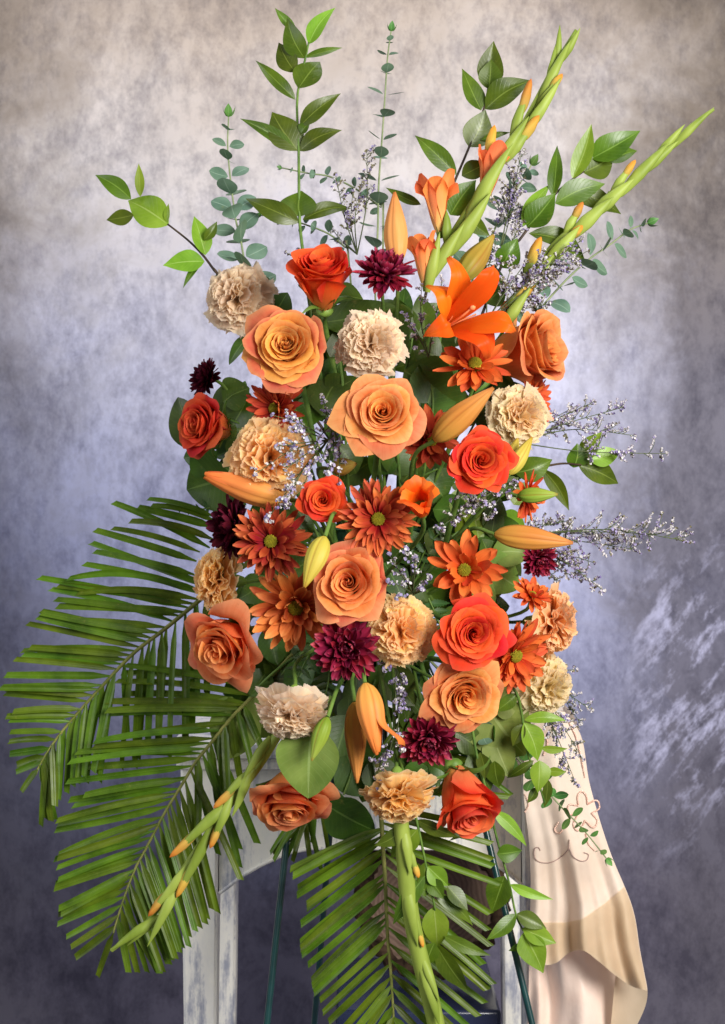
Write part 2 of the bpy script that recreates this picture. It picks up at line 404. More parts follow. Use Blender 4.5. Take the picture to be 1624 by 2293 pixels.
# ------------------------------------------------------------------ beaded silk scarf hung over the table's right corner
def scarf():
    def silk(name, a, b, trans, rough, sheen):
        t = NT(name); uv, u, v, ob = t.uv()
        n = t.noise(ob, 14, 4); wv = t.noise(t.mapping(ob, (1, 1, .3)), 260, 2)
        return t.finish(t.ramp(n, [(.35, srgb(a)), (.65, srgb(b))]), rough, .35, trans, bump=t.math('ADD', wv, t.math('MULTIPLY', t.noise(ob, 30, 4, .6), 3.0)), bstr=.25, bdist=.0012, sheen=sheen)
    CH = silk('beige_chiffon', '#e6d0bc', '#f2e0d0', .3, .5, .5)
    BAND = silk('tan_sheer', '#e0caaa', '#ecd8bc', .5, .5, .3)
    SAT = silk('pink_satin', '#ecd0bf', '#f4ddce', .1, .30, .3)
    base = W(1260, 1660, .12)
    e = thing('beaded_scarf', 'beige silk scarf with beaded flowers draped off the right corner of the white table', 'scarf', base)
    b3 = np.array(tuple(base))
    ys = [1590, 1650, 1760, 1900, 2030, 2130, 2230, 2320]
    xl = [1218, 1184, 1172, 1186, 1188, 1180, 1178, 1176]
    xr = [1262, 1302, 1322, 1364, 1416, 1434, 1452, 1460]
    def folds(PX, PY, ph, kind):
        """loose folds that gather at the table corner and open out downwards"""
        u = (PX - np.interp(PY, ys, xl)) / (np.interp(PY, ys, xr) - np.interp(PY, ys, xl))
        q = ss(1600, 2150, PY); v = (PY - 1600) / 700
        w = u + .10 * np.sin(v * 4.1 + ph) + .05 * np.sin(v * 9 + 2 * ph)
        if kind == 'soft':
            d = (.010 * np.sin(w * 6.5 + ph) + .008 * np.sin(w * 15.5 + 1.7 + ph + .6 * np.sin(w * 15.5)) * q + .004 * np.sin(w * 29 + v * 3) * q)
        else:
            w = w + .25 * v * np.sin(u * 3.0 + .6)
            d = .014 * np.sin(w * 7.5 + ph) + .008 * np.sin(w * 16 - v * 5 + ph) + .003 * np.sin(w * 31 + v * 6)
        return d * (.3 + .9 * q) + .0010 * np.sin(PY * .04 + PX * .06) * q
    def sheet(name, xl_, xr_, y0, mat, ph, kind, top, bot, nu=90, nv=110):
        V = np.linspace(0, 1, nv)[:, None]; U = np.linspace(0, 1, nu)[None, :]
        uu = np.linspace(0, 1, 40)
        ty = np.interp(U, np.linspace(0, 1, len(top)), top); by = smooth1(U, bot)
        PY = ty + (by - ty) * V
        XL = smooth1y(PY, ys, xl_); XR = smooth1y(PY, ys, xr_)
        PX = XL + (XR - XL) * U
        dep = y0 + folds(PX, PY, ph, kind)
        k = (D + dep) / D
        return part(name, MB().grid((PX - 812) * S * k - b3[0], dep - b3[1], ZC - (PY - 1146.5) * S * k - b3[2]), mat, e)
    def smooth1(U, vals):
        P = smooth_path([np.array([x, v, 0]) for x, v in zip(np.linspace(0, 1, len(vals)), vals)], 80); return np.interp(U, P[:, 0], P[:, 1])
    def smooth1y(PY, yy, vals):
        P = smooth_path([np.array([x, v, 0]) for x, v in zip(yy, vals)], 120); return np.interp(PY, P[:, 0], P[:, 1])
    hem = [2150, 2158, 2154, 2130, 2126, 2150, 2180, 2205, 2216]
    sheet('lining', [x + 6 for x in xl], [1250, 1290, 1308, 1345, 1385, 1398, 1396, 1390], .180, SAT, .9, 'loose', [1640, 1640], [2330, 2334, 2328, 2336, 2330])
    drape = sheet('drape', xl, xr, .118, CH, .4, 'soft', [1592, 1590, 1594], hem)
    sheet('hem_band', [x + 1 for x in xl], [x - 1 for x in xr], .1155, BAND, .4, 'soft', [2064, 2066, 2066, 2058, 2034, 2010, 1986], [h + 3 for h in hem], nv=40)
    sheet('hem_tail', [1218, 1184, 1172, 1186, 1390, 1384, 1374, 1366], [1262, 1302, 1322, 1364, 1412, 1430, 1450, 1416], .138, BAND, 1.4, 'loose', [2000, 1990], [2332, 2338, 2330])
    # the bunched end lying back over the table top
    U = np.linspace(0, 1, 24)[None, :]; V = np.linspace(0, 1, 20)[:, None]
    tl_, tr_ = W(1219, 1592, .118), W(1262, 1594, .118)
    Yd = .118 + .004 * np.sin(U * 9) * (1 - V) + .30 * V
    Zd = np.interp(V, [0, .12, .3, .5, 1], [tl_.z, tl_.z + .004, tl_.z - .012, zt + .012, zt + .006]) + .004 * np.sin(U * 14 + V * 6) * ss(0, .3, V)
    Xd = tl_.x + (tr_.x - tl_.x) * U + (U - .5) * .09 * ss(0, .6, V)
    part('table_end', MB().grid(Xd - b3[0], Yd - b3[1], Zd - b3[2]), CH, e)
    # beadwork
    BEAD = plain_mat('rose_beads', '#d0a08c', '#e8c4b2', 80, .25, .6, coat=.5)
    THREAD = plain_mat('brown_thread', '#8e706a', '#ae8e84', 90, .5, .4)
    import bmesh
    ball = bmesh.new(); bmesh.ops.create_icosphere(ball, subdivisions=1, radius=1); bv = np.array([v.co[:] for v in ball.verts]); bf = np.array([[v.index for v in f.verts] for f in ball.faces]); ball.free()
    def surf(px, py): return W(px, py, .1165 + float(folds(np.array(float(px)), np.array(float(py)), .4, 'soft')))
    def dense(path):
        return [tuple(q[:2]) for q in smooth_path([np.array([p[0], p[1], 0.]) for p in path], 24)]
    def beads(name, path, n, r, mat):
        mb = MB(); P = smooth_path([surf(*p) - base for p in dense(path)], n)
        for q in P: mb.raw(bv * r * random.uniform(.85, 1.15) + q, bf)
        return part(name, mb, mat, drape)
    cx, cy = 1308, 1818
    for k in range(5):
        a = PI / 2 + k * 2 * PI / 5 + .15; rr = 46
        tip = (cx + rr * math.cos(a) * .8, cy - rr * math.sin(a)); l = (cx + 18 * math.cos(a + .6), cy - 20 * math.sin(a + .6)); r2 = (cx + 18 * math.cos(a - .6), cy - 20 * math.sin(a - .6))
        m1 = (cx + 34 * math.cos(a + .28), cy - 38 * math.sin(a + .28)); m2 = (cx + 34 * math.cos(a - .28), cy - 38 * math.sin(a - .28))
        beads('beaded_petal', [l, m1, tip, m2, r2], 26, .0013, BEAD)
    beads('beaded_scroll', [(1250, 1842), (1242, 1858), (1252, 1866), (1262, 1856)], 14, .0012, BEAD)
    beads('beaded_scroll', [(1176, 1780), (1184, 1800), (1176, 1818)], 12, .0012, BEAD)
    beads('beaded_scroll', [(1312, 1868), (1318, 1890), (1332, 1904)], 14, .0012, BEAD)
    beads('beaded_scroll', [(1276, 1620), (1290, 1650), (1300, 1690), (1310, 1740)], 40, .0013, BEAD)
    beads('beaded_scroll', [(1212, 1640), (1226, 1660), (1218, 1690)], 18, .0013, BEAD)
    def thread(path): part('embroidered_scroll', MB().tube(smooth_path([surf(*p) - base for p in dense(path)], 60), .0006, 5), THREAD, drape)
    thread([(1210, 1905), (1206, 1898), (1198, 1900), (1197, 1918), (1208, 1930), (1230, 1932), (1252, 1922), (1272, 1902), (1275, 1880)])
    thread([(1275, 1900), (1284, 1918), (1300, 1928), (1314, 1926), (1318, 1914), (1308, 1909)])
scarf()

# ------------------------------------------------------------------ flower builders
STEM = plain_mat('green_stem', '#3c5a22', '#6d8a3c', 50, .5, .3)
DSTEM = plain_mat('dark_stem', '#2a2018', '#4a3a2a', 50, .55, .3)
CALYX = plain_mat('green_calyx', '#4c6b24', '#86a548', 40, .5, .3, .12)
SEPAL = leaf_mat('sepal_green', '#3d5a1e', '#6a8c36', '#8aa860', .15, .5, .3, vein=False)
FOAM_C = W(850, 1360, .07)
def grid_uv(nu, nv): return np.meshgrid(np.linspace(-1, 1, nu), np.linspace(0, 1, nv))
def add_stem(e, axis, length=None, r=.0028, bend=None, mat=None, name='stem', target=None, start=None):
    M = inv(e); b = start if start is not None else e.location
    tg = target if target is not None else FOAM_C + Vector((random.uniform(-.05, .05), random.uniform(-.02, .02), random.uniform(-.06, .06)))
    a = b - axis * min(.03, (tg - b).length * .25) + Vector((0, .03, 0))
    if length is not None:
        d = (tg - a); 
        if d.length > length: tg = a + d.normalized() * length
    pts = smooth_path([M @ b, M @ a, M @ (a.lerp(tg, .5) + Vector((0, .01, 0))), M @ tg], 16)
    return part(name, MB().tube(pts, r, 7), mat or STEM, e)

def rose(label, px, py, d, ax, pal, dy=0.0, n=42, openness=1.0, seed=0, roll=0, hfac=1.1, ragged=.5, sx=1.0, group='roses'):
    rg = np.random.default_rng(seed + 100); y = bulge(px, py) + dy
    R = M_(d, y) / 2 * 1.05; H = R * hfac; axis = AX(*ax)
    c = W(px, py, y)
    e = thing('rose', label, 'rose', c - axis * H * .55, axis, roll, group)
    for i in range(n):
        t = i / (n - 1)
        phi = i * 2.39996 + rg.normal(0, .12)
        rb = R * (.02 + .64 * t ** 1.08 * (0.6 + .4 * openness)) * rg.uniform(.95, 1.05)
        wp = R * np.interp(t, [0, .6, 1], [.55, 1.0, .95]) * rg.uniform(.9, 1.15)
        A = min(2.7, wp / (1.7 * rb))
        zl = H * (np.interp(t, [0, .2, .5, .78, 1], [.93, .97, 1.0, .95, .82]) + rg.normal(0, .03))
        zl = zl + H * (1 - openness) * .2 * t
        reflex = np.interp(t, [0, .15, .4, .72, 1], [-.02, .03, .11, .22, .30]) * (.35 + .65 * openness) * rg.uniform(.6, 1.4)
        nu, nv = (17, 16)
        U, V = grid_uv(nu, nv)
        pt = rg.uniform(.02, .13) * (.3 + t)
        sk = rg.uniform(-.3, .3)
        Ve = V * (1 - .30 * np.abs(U + sk * .4) ** 3.0 + pt * np.clip(1 - np.abs(U) * 1.6, 0, 1) ** 1.5)
        wv = .34 + .66 * ss(0, .5, V)
        ang = phi + U * A * wv
        r0 = R * .05 + R * .15 * t
        gv = 1 - (1 - np.clip(Ve, 0, 1)) ** np.interp(t, [0, .4, 1], [2.2, 2.4, 1.9])
        r = r0 + (rb - r0) * gv
        if t > .25: r = r + R * .06 * np.sin(Ve * PI) * t           # belly
        lip = np.clip((Ve - .58) / .42, 0, 1.4); roll_ = np.clip((Ve - .88) / .12, 0, 1.2) * R * .034 * ss(.05, .3, t)
        r = r + reflex * R * lip ** 2
        r = r + roll_
        z = zl * Ve - roll_ * .9 - reflex * R * .75 * lip ** 2.2 * ss(.2, .6, t)
        r = r + R * .05 * U * (1 - .5 * t) * V + rb * .45 * U * V * ss(.34, .12, t)                       # one edge tucked under its neighbour
        r = r + R * (.10 + .05 * rg.uniform(-1, 1)) * t * np.abs(U) ** 4 * V ** 2
        wob = rg.uniform(0, 6.28, 6)
        # corners of the lip roll back on their own, so every petal ends differently
        cs = rg.uniform(-1, 1); cl = np.clip(U * np.sign(cs) - .25, 0, 1) ** 2 * V ** 4 * abs(cs) * t
        r = r + R * .20 * cl; z = z - R * .24 * cl
        crease = R * .02 * t * np.exp(-((U - .3 * np.sin(wob[4])) / .12) ** 2) * V ** 2
        r = r - crease
        am = R * (.012 + .045 * t * ragged * 2)
        r = r + am * V ** 3 * (np.sin(U * 3.2 + wob[0]) + .6 * np.sin(U * 7.0 + wob[1]))
        z = z + am * V ** 3 * (.7 * np.sin(U * 2.6 + wob[2]) + .8 * np.sin(U * 6 + wob[3]))
        X = r * np.cos(ang); Yy = r * np.sin(ang)
        m = pal[0] if t < .40 else (pal[1] if t < .82 else pal[2])
        part('petal', MB().grid(X * sx, Yy, z), m, e)
    th = np.linspace(0, 2 * PI, 12, endpoint=False)[None]; v = np.linspace(0, 1, 7)[:, None]
    rr = R * .24 * np.sin(np.clip(v * .9 + .08, 0, 1) * PI) ** .6 * (1 - .2 * v)
    cal = part('calyx', MB().grid(rr * np.cos(th), rr * np.sin(th), -R * .26 + R * .34 * v + 0 * th, closed_u=True), CALYX, e)
    for k in range(5):
        U, V = grid_uv(5, 9); a = k * 2 * PI / 5 + .3; Lr = R * rg.uniform(.75, 1.0)
        wd = R * .17 * (1 - V) ** .8; bend = rg.uniform(.2, 1.2)
        rad = R * .16 + Lr * np.sin(V * bend * 1.2 + .5) * V * .75; zz = R * .02 + Lr * V * np.cos(V * bend + .6) * .9 - R * .05 * np.abs(U)
        part('sepal', MB().grid(rad * np.cos(a) - U * wd * np.sin(a), rad * np.sin(a) + U * wd * np.cos(a), zz), SEPAL, cal)
    add_stem(e, axis, r=.0034, start=e.location - axis * R * .22)
    return e

def carnation(label, px, py, d, ax, mat, dy=0.0, n=64, seed=0, roll=0, calyx=True, inner=None):
    rg = np.random.default_rng(seed + 500); y = bulge(px, py) + dy
    R = M_(d, y) / 2 * 1.06; axis = AX(*ax); c = W(px, py, y)
    e = thing('carnation', label, 'carnation', c - axis * R * .38, axis, roll, 'carnations')
    for i in range(n):
        t = ((i + .5) / n) ** .60; guard = i >= n - 15
        phi = i * 2.39996 + rg.normal(0, .2)
        th = np.radians(3 + (86 if not guard else 92) * t ** 1.1 + rg.normal(0, 4))
        L = R * (np.interp(t, [0, .5, .8, 1], [.80, .88, .95, 1.0]) if not guard else rg.uniform(.96, 1.04)) * rg.uniform(.95, 1.04)
        a = np.radians(rg.uniform(36, 46) if guard else rg.uniform(27, 36))
        U, V = grid_uv(33, 9)
        teeth = np.abs(((U * rg.uniform(5, 7.5) + rg.uniform(0, 1)) % 1.0) - .5) * 2
        edge = 1 - .12 * U ** 2 - .04 * teeth * V ** 3 + .03 * np.sin(U * 5 + rg.uniform(0, 6))
        l = L * V * edge
        wid = l * np.tan(a) * (.25 + .75 * ss(0, .55, V)) * U
        ph = rg.uniform(0, 6.28, 3); k1 = rg.uniform(1.5, 2.4) if guard else rg.uniform(1.7, 2.6)
        am = .055 if guard else .068
        off = R * V ** 2.2 * (am * np.sin(U * k1 * PI + ph[0]) + am * .35 * np.sin(U * (k1 * 2.1) * PI + ph[1])) - R * (.04 + .20 * t) * V ** 3 * (0.9 + .7 * np.sin(ph[2]))
        tw = rg.normal(0, .10 if guard else .30)
        # local frame: along, across, normal
        al = np.array([math.sin(th) * math.cos(phi), math.sin(th) * math.sin(phi), math.cos(th)])
        ac = np.array([-math.sin(phi), math.cos(phi), 0]); nn = np.cross(al, ac)
        ac2 = ac * math.cos(tw) + nn * math.sin(tw); nn2 = -ac * math.sin(tw) + nn * math.cos(tw)
        P = l[..., None] * al + wid[..., None] * ac2 + off[..., None] * nn2
        part('petal', MB().grid(P[..., 0], P[..., 1], P[..., 2] + R * .02), (inner if inner and t < .5 else mat), e)
    thh = np.linspace(0, 2 * PI, 14, endpoint=False)[None]; v = np.linspace(0, 1, 9)[:, None]
    rr = R * (.13 + .17 * v ** .8) * ss(-.12, .1, v); rr = np.where(v > .85, rr * (1 - .04 * np.cos(thh * 5)), rr + 0 * thh)
    part('calyx', MB().grid(rr * np.cos(thh), rr * np.sin(thh), -R * .74 + R * .82 * v + .02 * R * np.cos(thh * 5) * (v > .9), closed_u=True), CALYX, e)
    add_stem(e, axis, r=.0022, start=e.location - axis * R * .70)
    return e

def strap(L, wd, nu=5, nv=9, cup=.25, curve=.4, tip=.6, rg=None):
    U, V = grid_uv(nu, nv)
    w = wd * (0.35 + .65 * ss(0, .5, V)) * np.where(V > tip, np.sqrt(np.clip(1 - ((V - tip) / (1 - tip + 1e-3)) ** 2, .03, 1)), 1)
    along = L * V; up = L * curve * V ** 2 - wd * cup * (1 - U ** 2)
    return along, U * w, up

def mum(label, px, py, d, ax, mat, dy=0.0, layers=None, disc='yellow', seed=0, roll=0, wfac=.108, cup=.35, group='rust daisy mums', gaps=0.0, inner=None):
    rg = np.random.default_rng(seed + 900); y = bulge(px, py) + dy
    R = M_(d, y) / 2 * 1.06; axis = AX(*ax); c = W(px, py, y)
    e = thing('chrysanthemum', label, 'chrysanthemum', c - axis * R * .12, axis, roll, group)
    for (cnt, tilt, lf, r0, cv) in layers:
        for k in range(cnt):
            if rg.random() < gaps: continue
            phi = 2 * PI * (k + rg.uniform(-.3, .3)) / cnt + tilt; th = math.radians(tilt + rg.normal(0, 8))
            L = R * lf * rg.uniform(.80, 1.08)
            al, acr, up = strap(L, R * wfac * rg.uniform(.85, 1.15), cup=cup, curve=cv * rg.uniform(.3, 1.5))
            A = np.array([math.sin(th) * math.cos(phi), math.sin(th) * math.sin(phi), math.cos(th)])
            C = np.array([-math.sin(phi), math.cos(phi), 0]); Nn = np.cross(A, C)
            tw = rg.normal(0, .34); C2 = C * math.cos(tw) + Nn * math.sin(tw)
            st = np.array([math.cos(phi) * R * r0, math.sin(phi) * R * r0, R * .04 * (90 - tilt) / 60])
            side = rg.normal(0, .11) * al * al / max(L, 1e-6)
            P = st + al[..., None] * A + (acr + side)[..., None] * C2 - up[..., None] * Nn * -1
            part('petal', MB().grid(P[..., 0], P[..., 1], P[..., 2]), inner if (inner and tilt < 50) else mat, e)
    if disc:
        # the eye of the flower
        # disc of packed florets
        mb = MB(); nf = 90; rd = R * .18
        th6 = np.linspace(0, 2 * PI, 5, endpoint=False)[None]; vv = np.array([0, .7, 1.0])[:, None]
        for k in range(nf):
            f = math.sqrt((k + .5) / nf); a = k * 2.39996; cx, cy = rd * f * math.cos(a), rd * f * math.sin(a); z = R * .10 + R * .09 * (1 - f * f)
            rr = rd * .115 * np.array([1, .9, .05])[:, None]
            mb.grid(cx + rr * np.cos(th6), cy + rr * np.sin(th6), z + R * .05 * vv + 0 * th6, closed_u=True)
        tt = np.linspace(0, 2 * PI, 16, endpoint=False)[None]; q = np.array([1, .9, .6, .02])[:, None]
        mb.grid(rd * q * np.cos(tt), rd * q * np.sin(tt), R * (.02 + .14 * (1 - q ** 2)) + 0 * tt, closed_u=True)
        part('disc', mb, DISC, e)
    tt = np.linspace(0, 2 * PI, 12, endpoint=False)[None]; q = np.linspace(0, 1, 6)[:, None]
    rr = R * .22 * np.sin(q * PI * .55 + .12)
    part('calyx', MB().grid(rr * np.cos(tt), rr * np.sin(tt), -R * .16 + R * .18 * q + 0 * tt, closed_u=True), CALYX, e)
    add_stem(e, axis, r=.0022, start=e.location - axis * R * .12)
    return e
DISC = plain_mat('mum_disc', '#74741a', '#a89a28', 200, .7, .2)

def frame_of(base, tip, up=None):
    """length axis from base to tip; normal turned to the viewer's side unless told otherwise"""
    a = (tip - base).normalized(); n = up if up is not None else Vector((0, -1, 0))
    n = (n - a * n.dot(a)); n = n.normalized() if n.length > 1e-4 else Vector((0, 0, 1)); return a, n.cross(a).normalized() * -1, n

def lily_bud(label, b, t, w, mat, dy=0.0, dyt=0.0, seed=0, open_=0.0, group='lily buds', length_stem=.2, roll=0.0, curled=0, curl_dir=None):
    rg = np.random.default_rng(seed + 300)
    yb = bulge(*b) + dy; B = W(*b, yb); T = W(*t, yb + dyt); axis = (T - B).normalized(); L = (T - B).length; R = M_(w, yb) / 2
    if curl_dir is not None:
        q_ = axis.to_track_quat('Z', 'Y').inverted() @ curl_dir; roll = math.atan2(q_.y, q_.x)
    e = thing('lily_bud', label, 'lily bud', B, axis, roll, group)
    for k in range(3):
        U, V = grid_uv(15, 18)
        prof = np.sin(np.clip(V, 0, 1) ** .75 * PI * .93 + .12) ** .8; prof = prof * (1 - .30 * V ** 2)
        r = R * np.clip(prof, .10, 2) * (1 + .05 * (1 - np.abs(U)) ** 2 - .07 * np.abs(U) ** 6)
        r = r * (1 + .045 * np.exp(-(U / .13) ** 2) + .03 * np.exp(-((np.abs(U) - .55) / .1) ** 2) - .04 * np.exp(-((np.abs(U) - .27) / .1) ** 2))
        spread = open_ * R * V ** 2.5 * rg.uniform(.5, 1.5)
        ang = k * 2 * PI / 3 + U * (PI / 3 * 1.06) * (1 - .25 * open_ * V)
        r = r + spread
        z = L * V - L * .015 * U ** 2 * V
        if k == 0 and curled:
            q = ss(.45, 1.0, V); r = r + curled * R * q ** 1.6; z = z - L * .05 * q; ang = k * 2 * PI / 3 + U * (PI / 3) * (1 - .45 * q)
        part('tepal', MB().grid(r * np.cos(ang), r * np.sin(ang), z), mat, e)
    if open_ or curled:
        for k in range(3):
            U, V = grid_uv(9, 12); ang = (k + .5) * 2 * PI / 3 + U * PI / 3 * .95 * (1 - .4 * V)
            r = R * .82 * np.sin(np.clip(V, 0, 1) ** .75 * PI * .90 + .12) ** .8 + .5 * open_ * R * V ** 3
            part('tepal', MB().grid(r * np.cos(ang), r * np.sin(ang), L * .97 * V), mat, e)
    add_stem(e, axis, r=.0024, length=length_stem)
    return e

def leaf_mesh(base, tip, wd, nrm, arch=.1, curl=0.0, fold=.12, tipshape=1.0, origin=Vector((0, 0, 0)), nu=7, nv=14, bow=0.0, wave=0.0, widest=.42, serr=0.0):
    a, s, n = frame_of(base, tip, nrm); L = (tip - base).length
    U, V = grid_uv(nu, nv)
    q = np.where(V < widest, np.sin(V / widest * PI / 2) ** .75, np.cos((V - widest) / (1 - widest) * PI / 2) ** tipshape)
    w = wd / 2 * np.clip(q, .02, 1)
    if serr: w = w * (1 + serr * (((np.arange(nv)[:, None]) % 2) - .5))
    up = L * arch * np.sin(V * PI) - L * curl * V ** 2.5 + fold * np.abs(U) * w * 1.0 + wave * wd * np.sin(V * 9 + U) * U ** 2
    sd = U * w * math.sqrt(max(.2, 1 - fold ** 2 * .5)) + bow * L * np.sin(V * PI)
    O = np.array(tuple(base - origin)); a, s, n = (np.array(tuple(x)) for x in (a, s, n))
    P = O + (L * V)[..., None] * a + sd[..., None] * s + up[..., None] * n
    return MB().grid(P[..., 0], P[..., 1], P[..., 2])

RUSC = leaf_mat('ruscus_leaf', '#384f0e', '#60791c', '#8aa24a', .28, .34)
RUSC_L = leaf_mat('ruscus_leaf_bright', '#6c9022', '#94b83c', '#b4cc78', .38, .36)  # brighter copy of the ruscus leaf; back-lit glow painted into its colour
SALAL = leaf_mat('salal_leaf', '#2c440c', '#4c681c', '#708a40', .15, .42, .4)
SALAL_L = leaf_mat('salal_leaf_underside', '#647c30', '#86984a', '#9cb06c', .2, .55, .25)
EUCA = leaf_mat('eucalyptus_leaf', '#4d6a58', '#7a9580', '#9ab0a0', .15, .55, .25, vein=False, jitter=.25)
EUCA_D = leaf_mat('eucalyptus_leaf_fresh', '#3f6a34', '#6a9a4c', '#9ab87a', .2, .45, .3, vein=False)
PALM = leaf_mat('palm_leaflet', '#364e08', '#627f16', '#94a846', .24, .40, .35, vein=False, jitter=.3)
FERN = leaf_mat('fern_leaf', '#24401a', '#3f5f2a', '#5f7f48', .15, .45, .35, vein=False)

def sprig(name, label, cat, stem, leaves, mat, y0, y1, r=(.0022, .0012), smat=None, light=(), group=None, seed=0, wide=1.0, arch=.08, fold=.22, widest=.38, tipshape=1.05, z=None, tilt=.45, extend=True, dydep=.25, extra=0):
    """a cut stem with its leaves: stem and leaf ends given where they stand in the photograph, depth from y0 (foot) to y1 (end)"""
    rg = random.Random(seed)
    cv = z or (lambda p: p)
    st = [cv(p) for p in stem]; n = len(st)
    P = [W(*p, y0 + (y1 - y0) * i / (n - 1)) for i, p in enumerate(st)]
    e = thing(name, label, cat, P[0], group=group); o = P[0]
    path = [p - o for p in P]
    if extend and (P[0] - FOAM_C).length > .05:
        tg = FOAM_C + Vector((rg.uniform(-.05, .05), 0, rg.uniform(-.06, .06))) - o
        path = [tg * .9, tg * .45 + path[0] * .5] + path
    part('stem', MB().tube(smooth_path(path, 30), r, 7), smat or STEM, e)
    pn = np.array([[p[0], p[1]] for p in st])
    for i, lf in enumerate(leaves):
        b, t, w = cv(lf[0]), cv(lf[1]), lf[2]
        if z: w = w * z.k
        k = int(np.argmin(((pn - np.array(b)) ** 2).sum(1))); yb = y0 + (y1 - y0) * k / (n - 1)
        Lp = math.hypot(t[0] - b[0], t[1] - b[1]); lean = rg.uniform(-dydep, dydep) if len(lf) < 4 else lf[3]
        B = W(*b, yb); T = W(*t, yb - M_(Lp) * lean)
        tl = rg.uniform(-tilt, tilt); ud = rg.uniform(-.1, .45)
        nr = Vector((tl, -1, ud))
        m = RUSC_L if i in light else mat
        wide_ = wide * (1.14 if name == 'ruscus_stem' else 1.0)
        part('leaf', leaf_mesh(B, T, M_(w, yb) * 1.08 * wide_, nr, arch=rg.uniform(-.4, 1.4) * arch, curl=rg.uniform(-.06, .22), fold=fold * rg.uniform(.5, 1.6), origin=o, bow=rg.uniform(-.06, .06), widest=widest + rg.uniform(-.05, .05), tipshape=tipshape), m, e)
    # more leaves of the same sprig, deeper in
    for q in range(extra):
        b, t, w = leaves[rg.randrange(len(leaves))][:3]
        a = rg.uniform(0, 2 * PI); L = rg.uniform(60, 105); bx, by = b[0] + rg.uniform(-45, 45), b[1] + rg.uniform(-45, 45)
        tx, ty = bx + L * math.cos(a), by + L * math.sin(a)
        if math.hypot((bx + tx) / 2 - 700, (by + ty) / 2 - 975) < 60: continue
        if ((tx - 830) / 350) ** 2 + ((ty - 1200) / 620) ** 2 > 1: continue
        yb = max(y0, y1) + rg.uniform(.01, .05)
        B = W(bx, by, yb); T = W(tx, ty, yb + rg.uniform(-.03, .03))
        part('leaf', leaf_mesh(B, T, M_(rg.uniform(52, 84)), Vector((rg.uniform(-.6, .6), -1, rg.uniform(-.2, .7))), arch=rg.uniform(-.05, .1), fold=rg.uniform(.1, .3), origin=o, widest=.4, tipshape=.8), mat if mat is not SALAL_L else SALAL, e)
    return e
def zoomer(ox, oy, k):
    f = lambda p: (ox + p[0] * k, oy + p[1] * k)
    f.k = k
    return f
Z1 = zoomer(181.9, 0, .3733); Z2 = zoomer(788.1, 0, .5148); Z3 = zoomer(545.6, 1515.5, .3733); Z4 = zoomer(969.9, 1515.5, .4028)
Z5 = zoomer(1091.2, 788.1, .3281); ZL = zoomer(0, 1060.9, .3733); ZB = zoomer(60.6, 1576, .4106)

def eucalyptus(label, stem, y0, y1, nodes, size, mat, seed=0, edge_on=0.0, group='eucalyptus stems', extend=True):
    rg = random.Random(seed); n = len(stem)
    P = [W(*p, y0 + (y1 - y0) * i / (n - 1)) for i, p in enumerate(stem)]; o = P[0]
    e = thing('eucalyptus_stem', label, 'eucalyptus', o, group=group)
    C = smooth_path([p - o for p in P], 60)
    path = [Vector(c) for c in C]
    if extend:
        tg = FOAM_C - o; path = [tg * .85, tg * .4] + path
    part('stem', MB().tube(smooth_path(path[::1], 50), (.0015, .0009), 6), EST, e)
    ax0 = None
    for k in range(nodes):
        t = (k + .3) / nodes; i = min(58, int(t * 59)); c = Vector(C[i]); T = (Vector(C[i + 1]) - c).normalized()
        sz = M_(np.interp(t, [0, .7, 1], [size, size * .8, size * .35])) * rg.uniform(.85, 1.1)
        a = k * PI / 2 + rg.uniform(-.4, .4)
        u = T.cross(Vector((0, 1, 0))).normalized(); v = T.cross(u).normalized()
        for sg in (1, -1):
            d = (u * math.cos(a) + v * math.sin(a)) * sg
            d = (d * 1.0 + T * rg.uniform(.15, .6)).normalized()
            nr = T + Vector((0, -1.4 * (1 - edge_on), 0)) + Vector((rg.uniform(-.3, .3), rg.uniform(-.3, .3), rg.uniform(-.3, .3)))
            b = c + d * sz * .12; tip = c + d * sz * 1.12
            part('leaf', leaf_mesh(b, tip, sz * .92, nr, arch=rg.uniform(-.08, .1), fold=.08, nu=7, nv=10, widest=.5, tipshape=.6), mat, e)
    # closed tip bud
    c = Vector(C[-1]); T = (c - Vector(C[-2])).normalized()
    for k in range(4):
        a = k * PI / 2; u = T.cross(Vector((0, 1, 0))).normalized(); v = T.cross(u)
        d = (T * 1.3 + (u * math.cos(a) + v * math.sin(a)) * .7).normalized()
        part('leaf', leaf_mesh(c, c + d * M_(size * .5), M_(size * .3), u * math.cos(a) + v * math.sin(a), nu=5, nv=7), EUCA_D, e)
    return e
EST = plain_mat('eucalyptus_twig', '#6a7a52', '#8f9a70', 60, .55, .3)

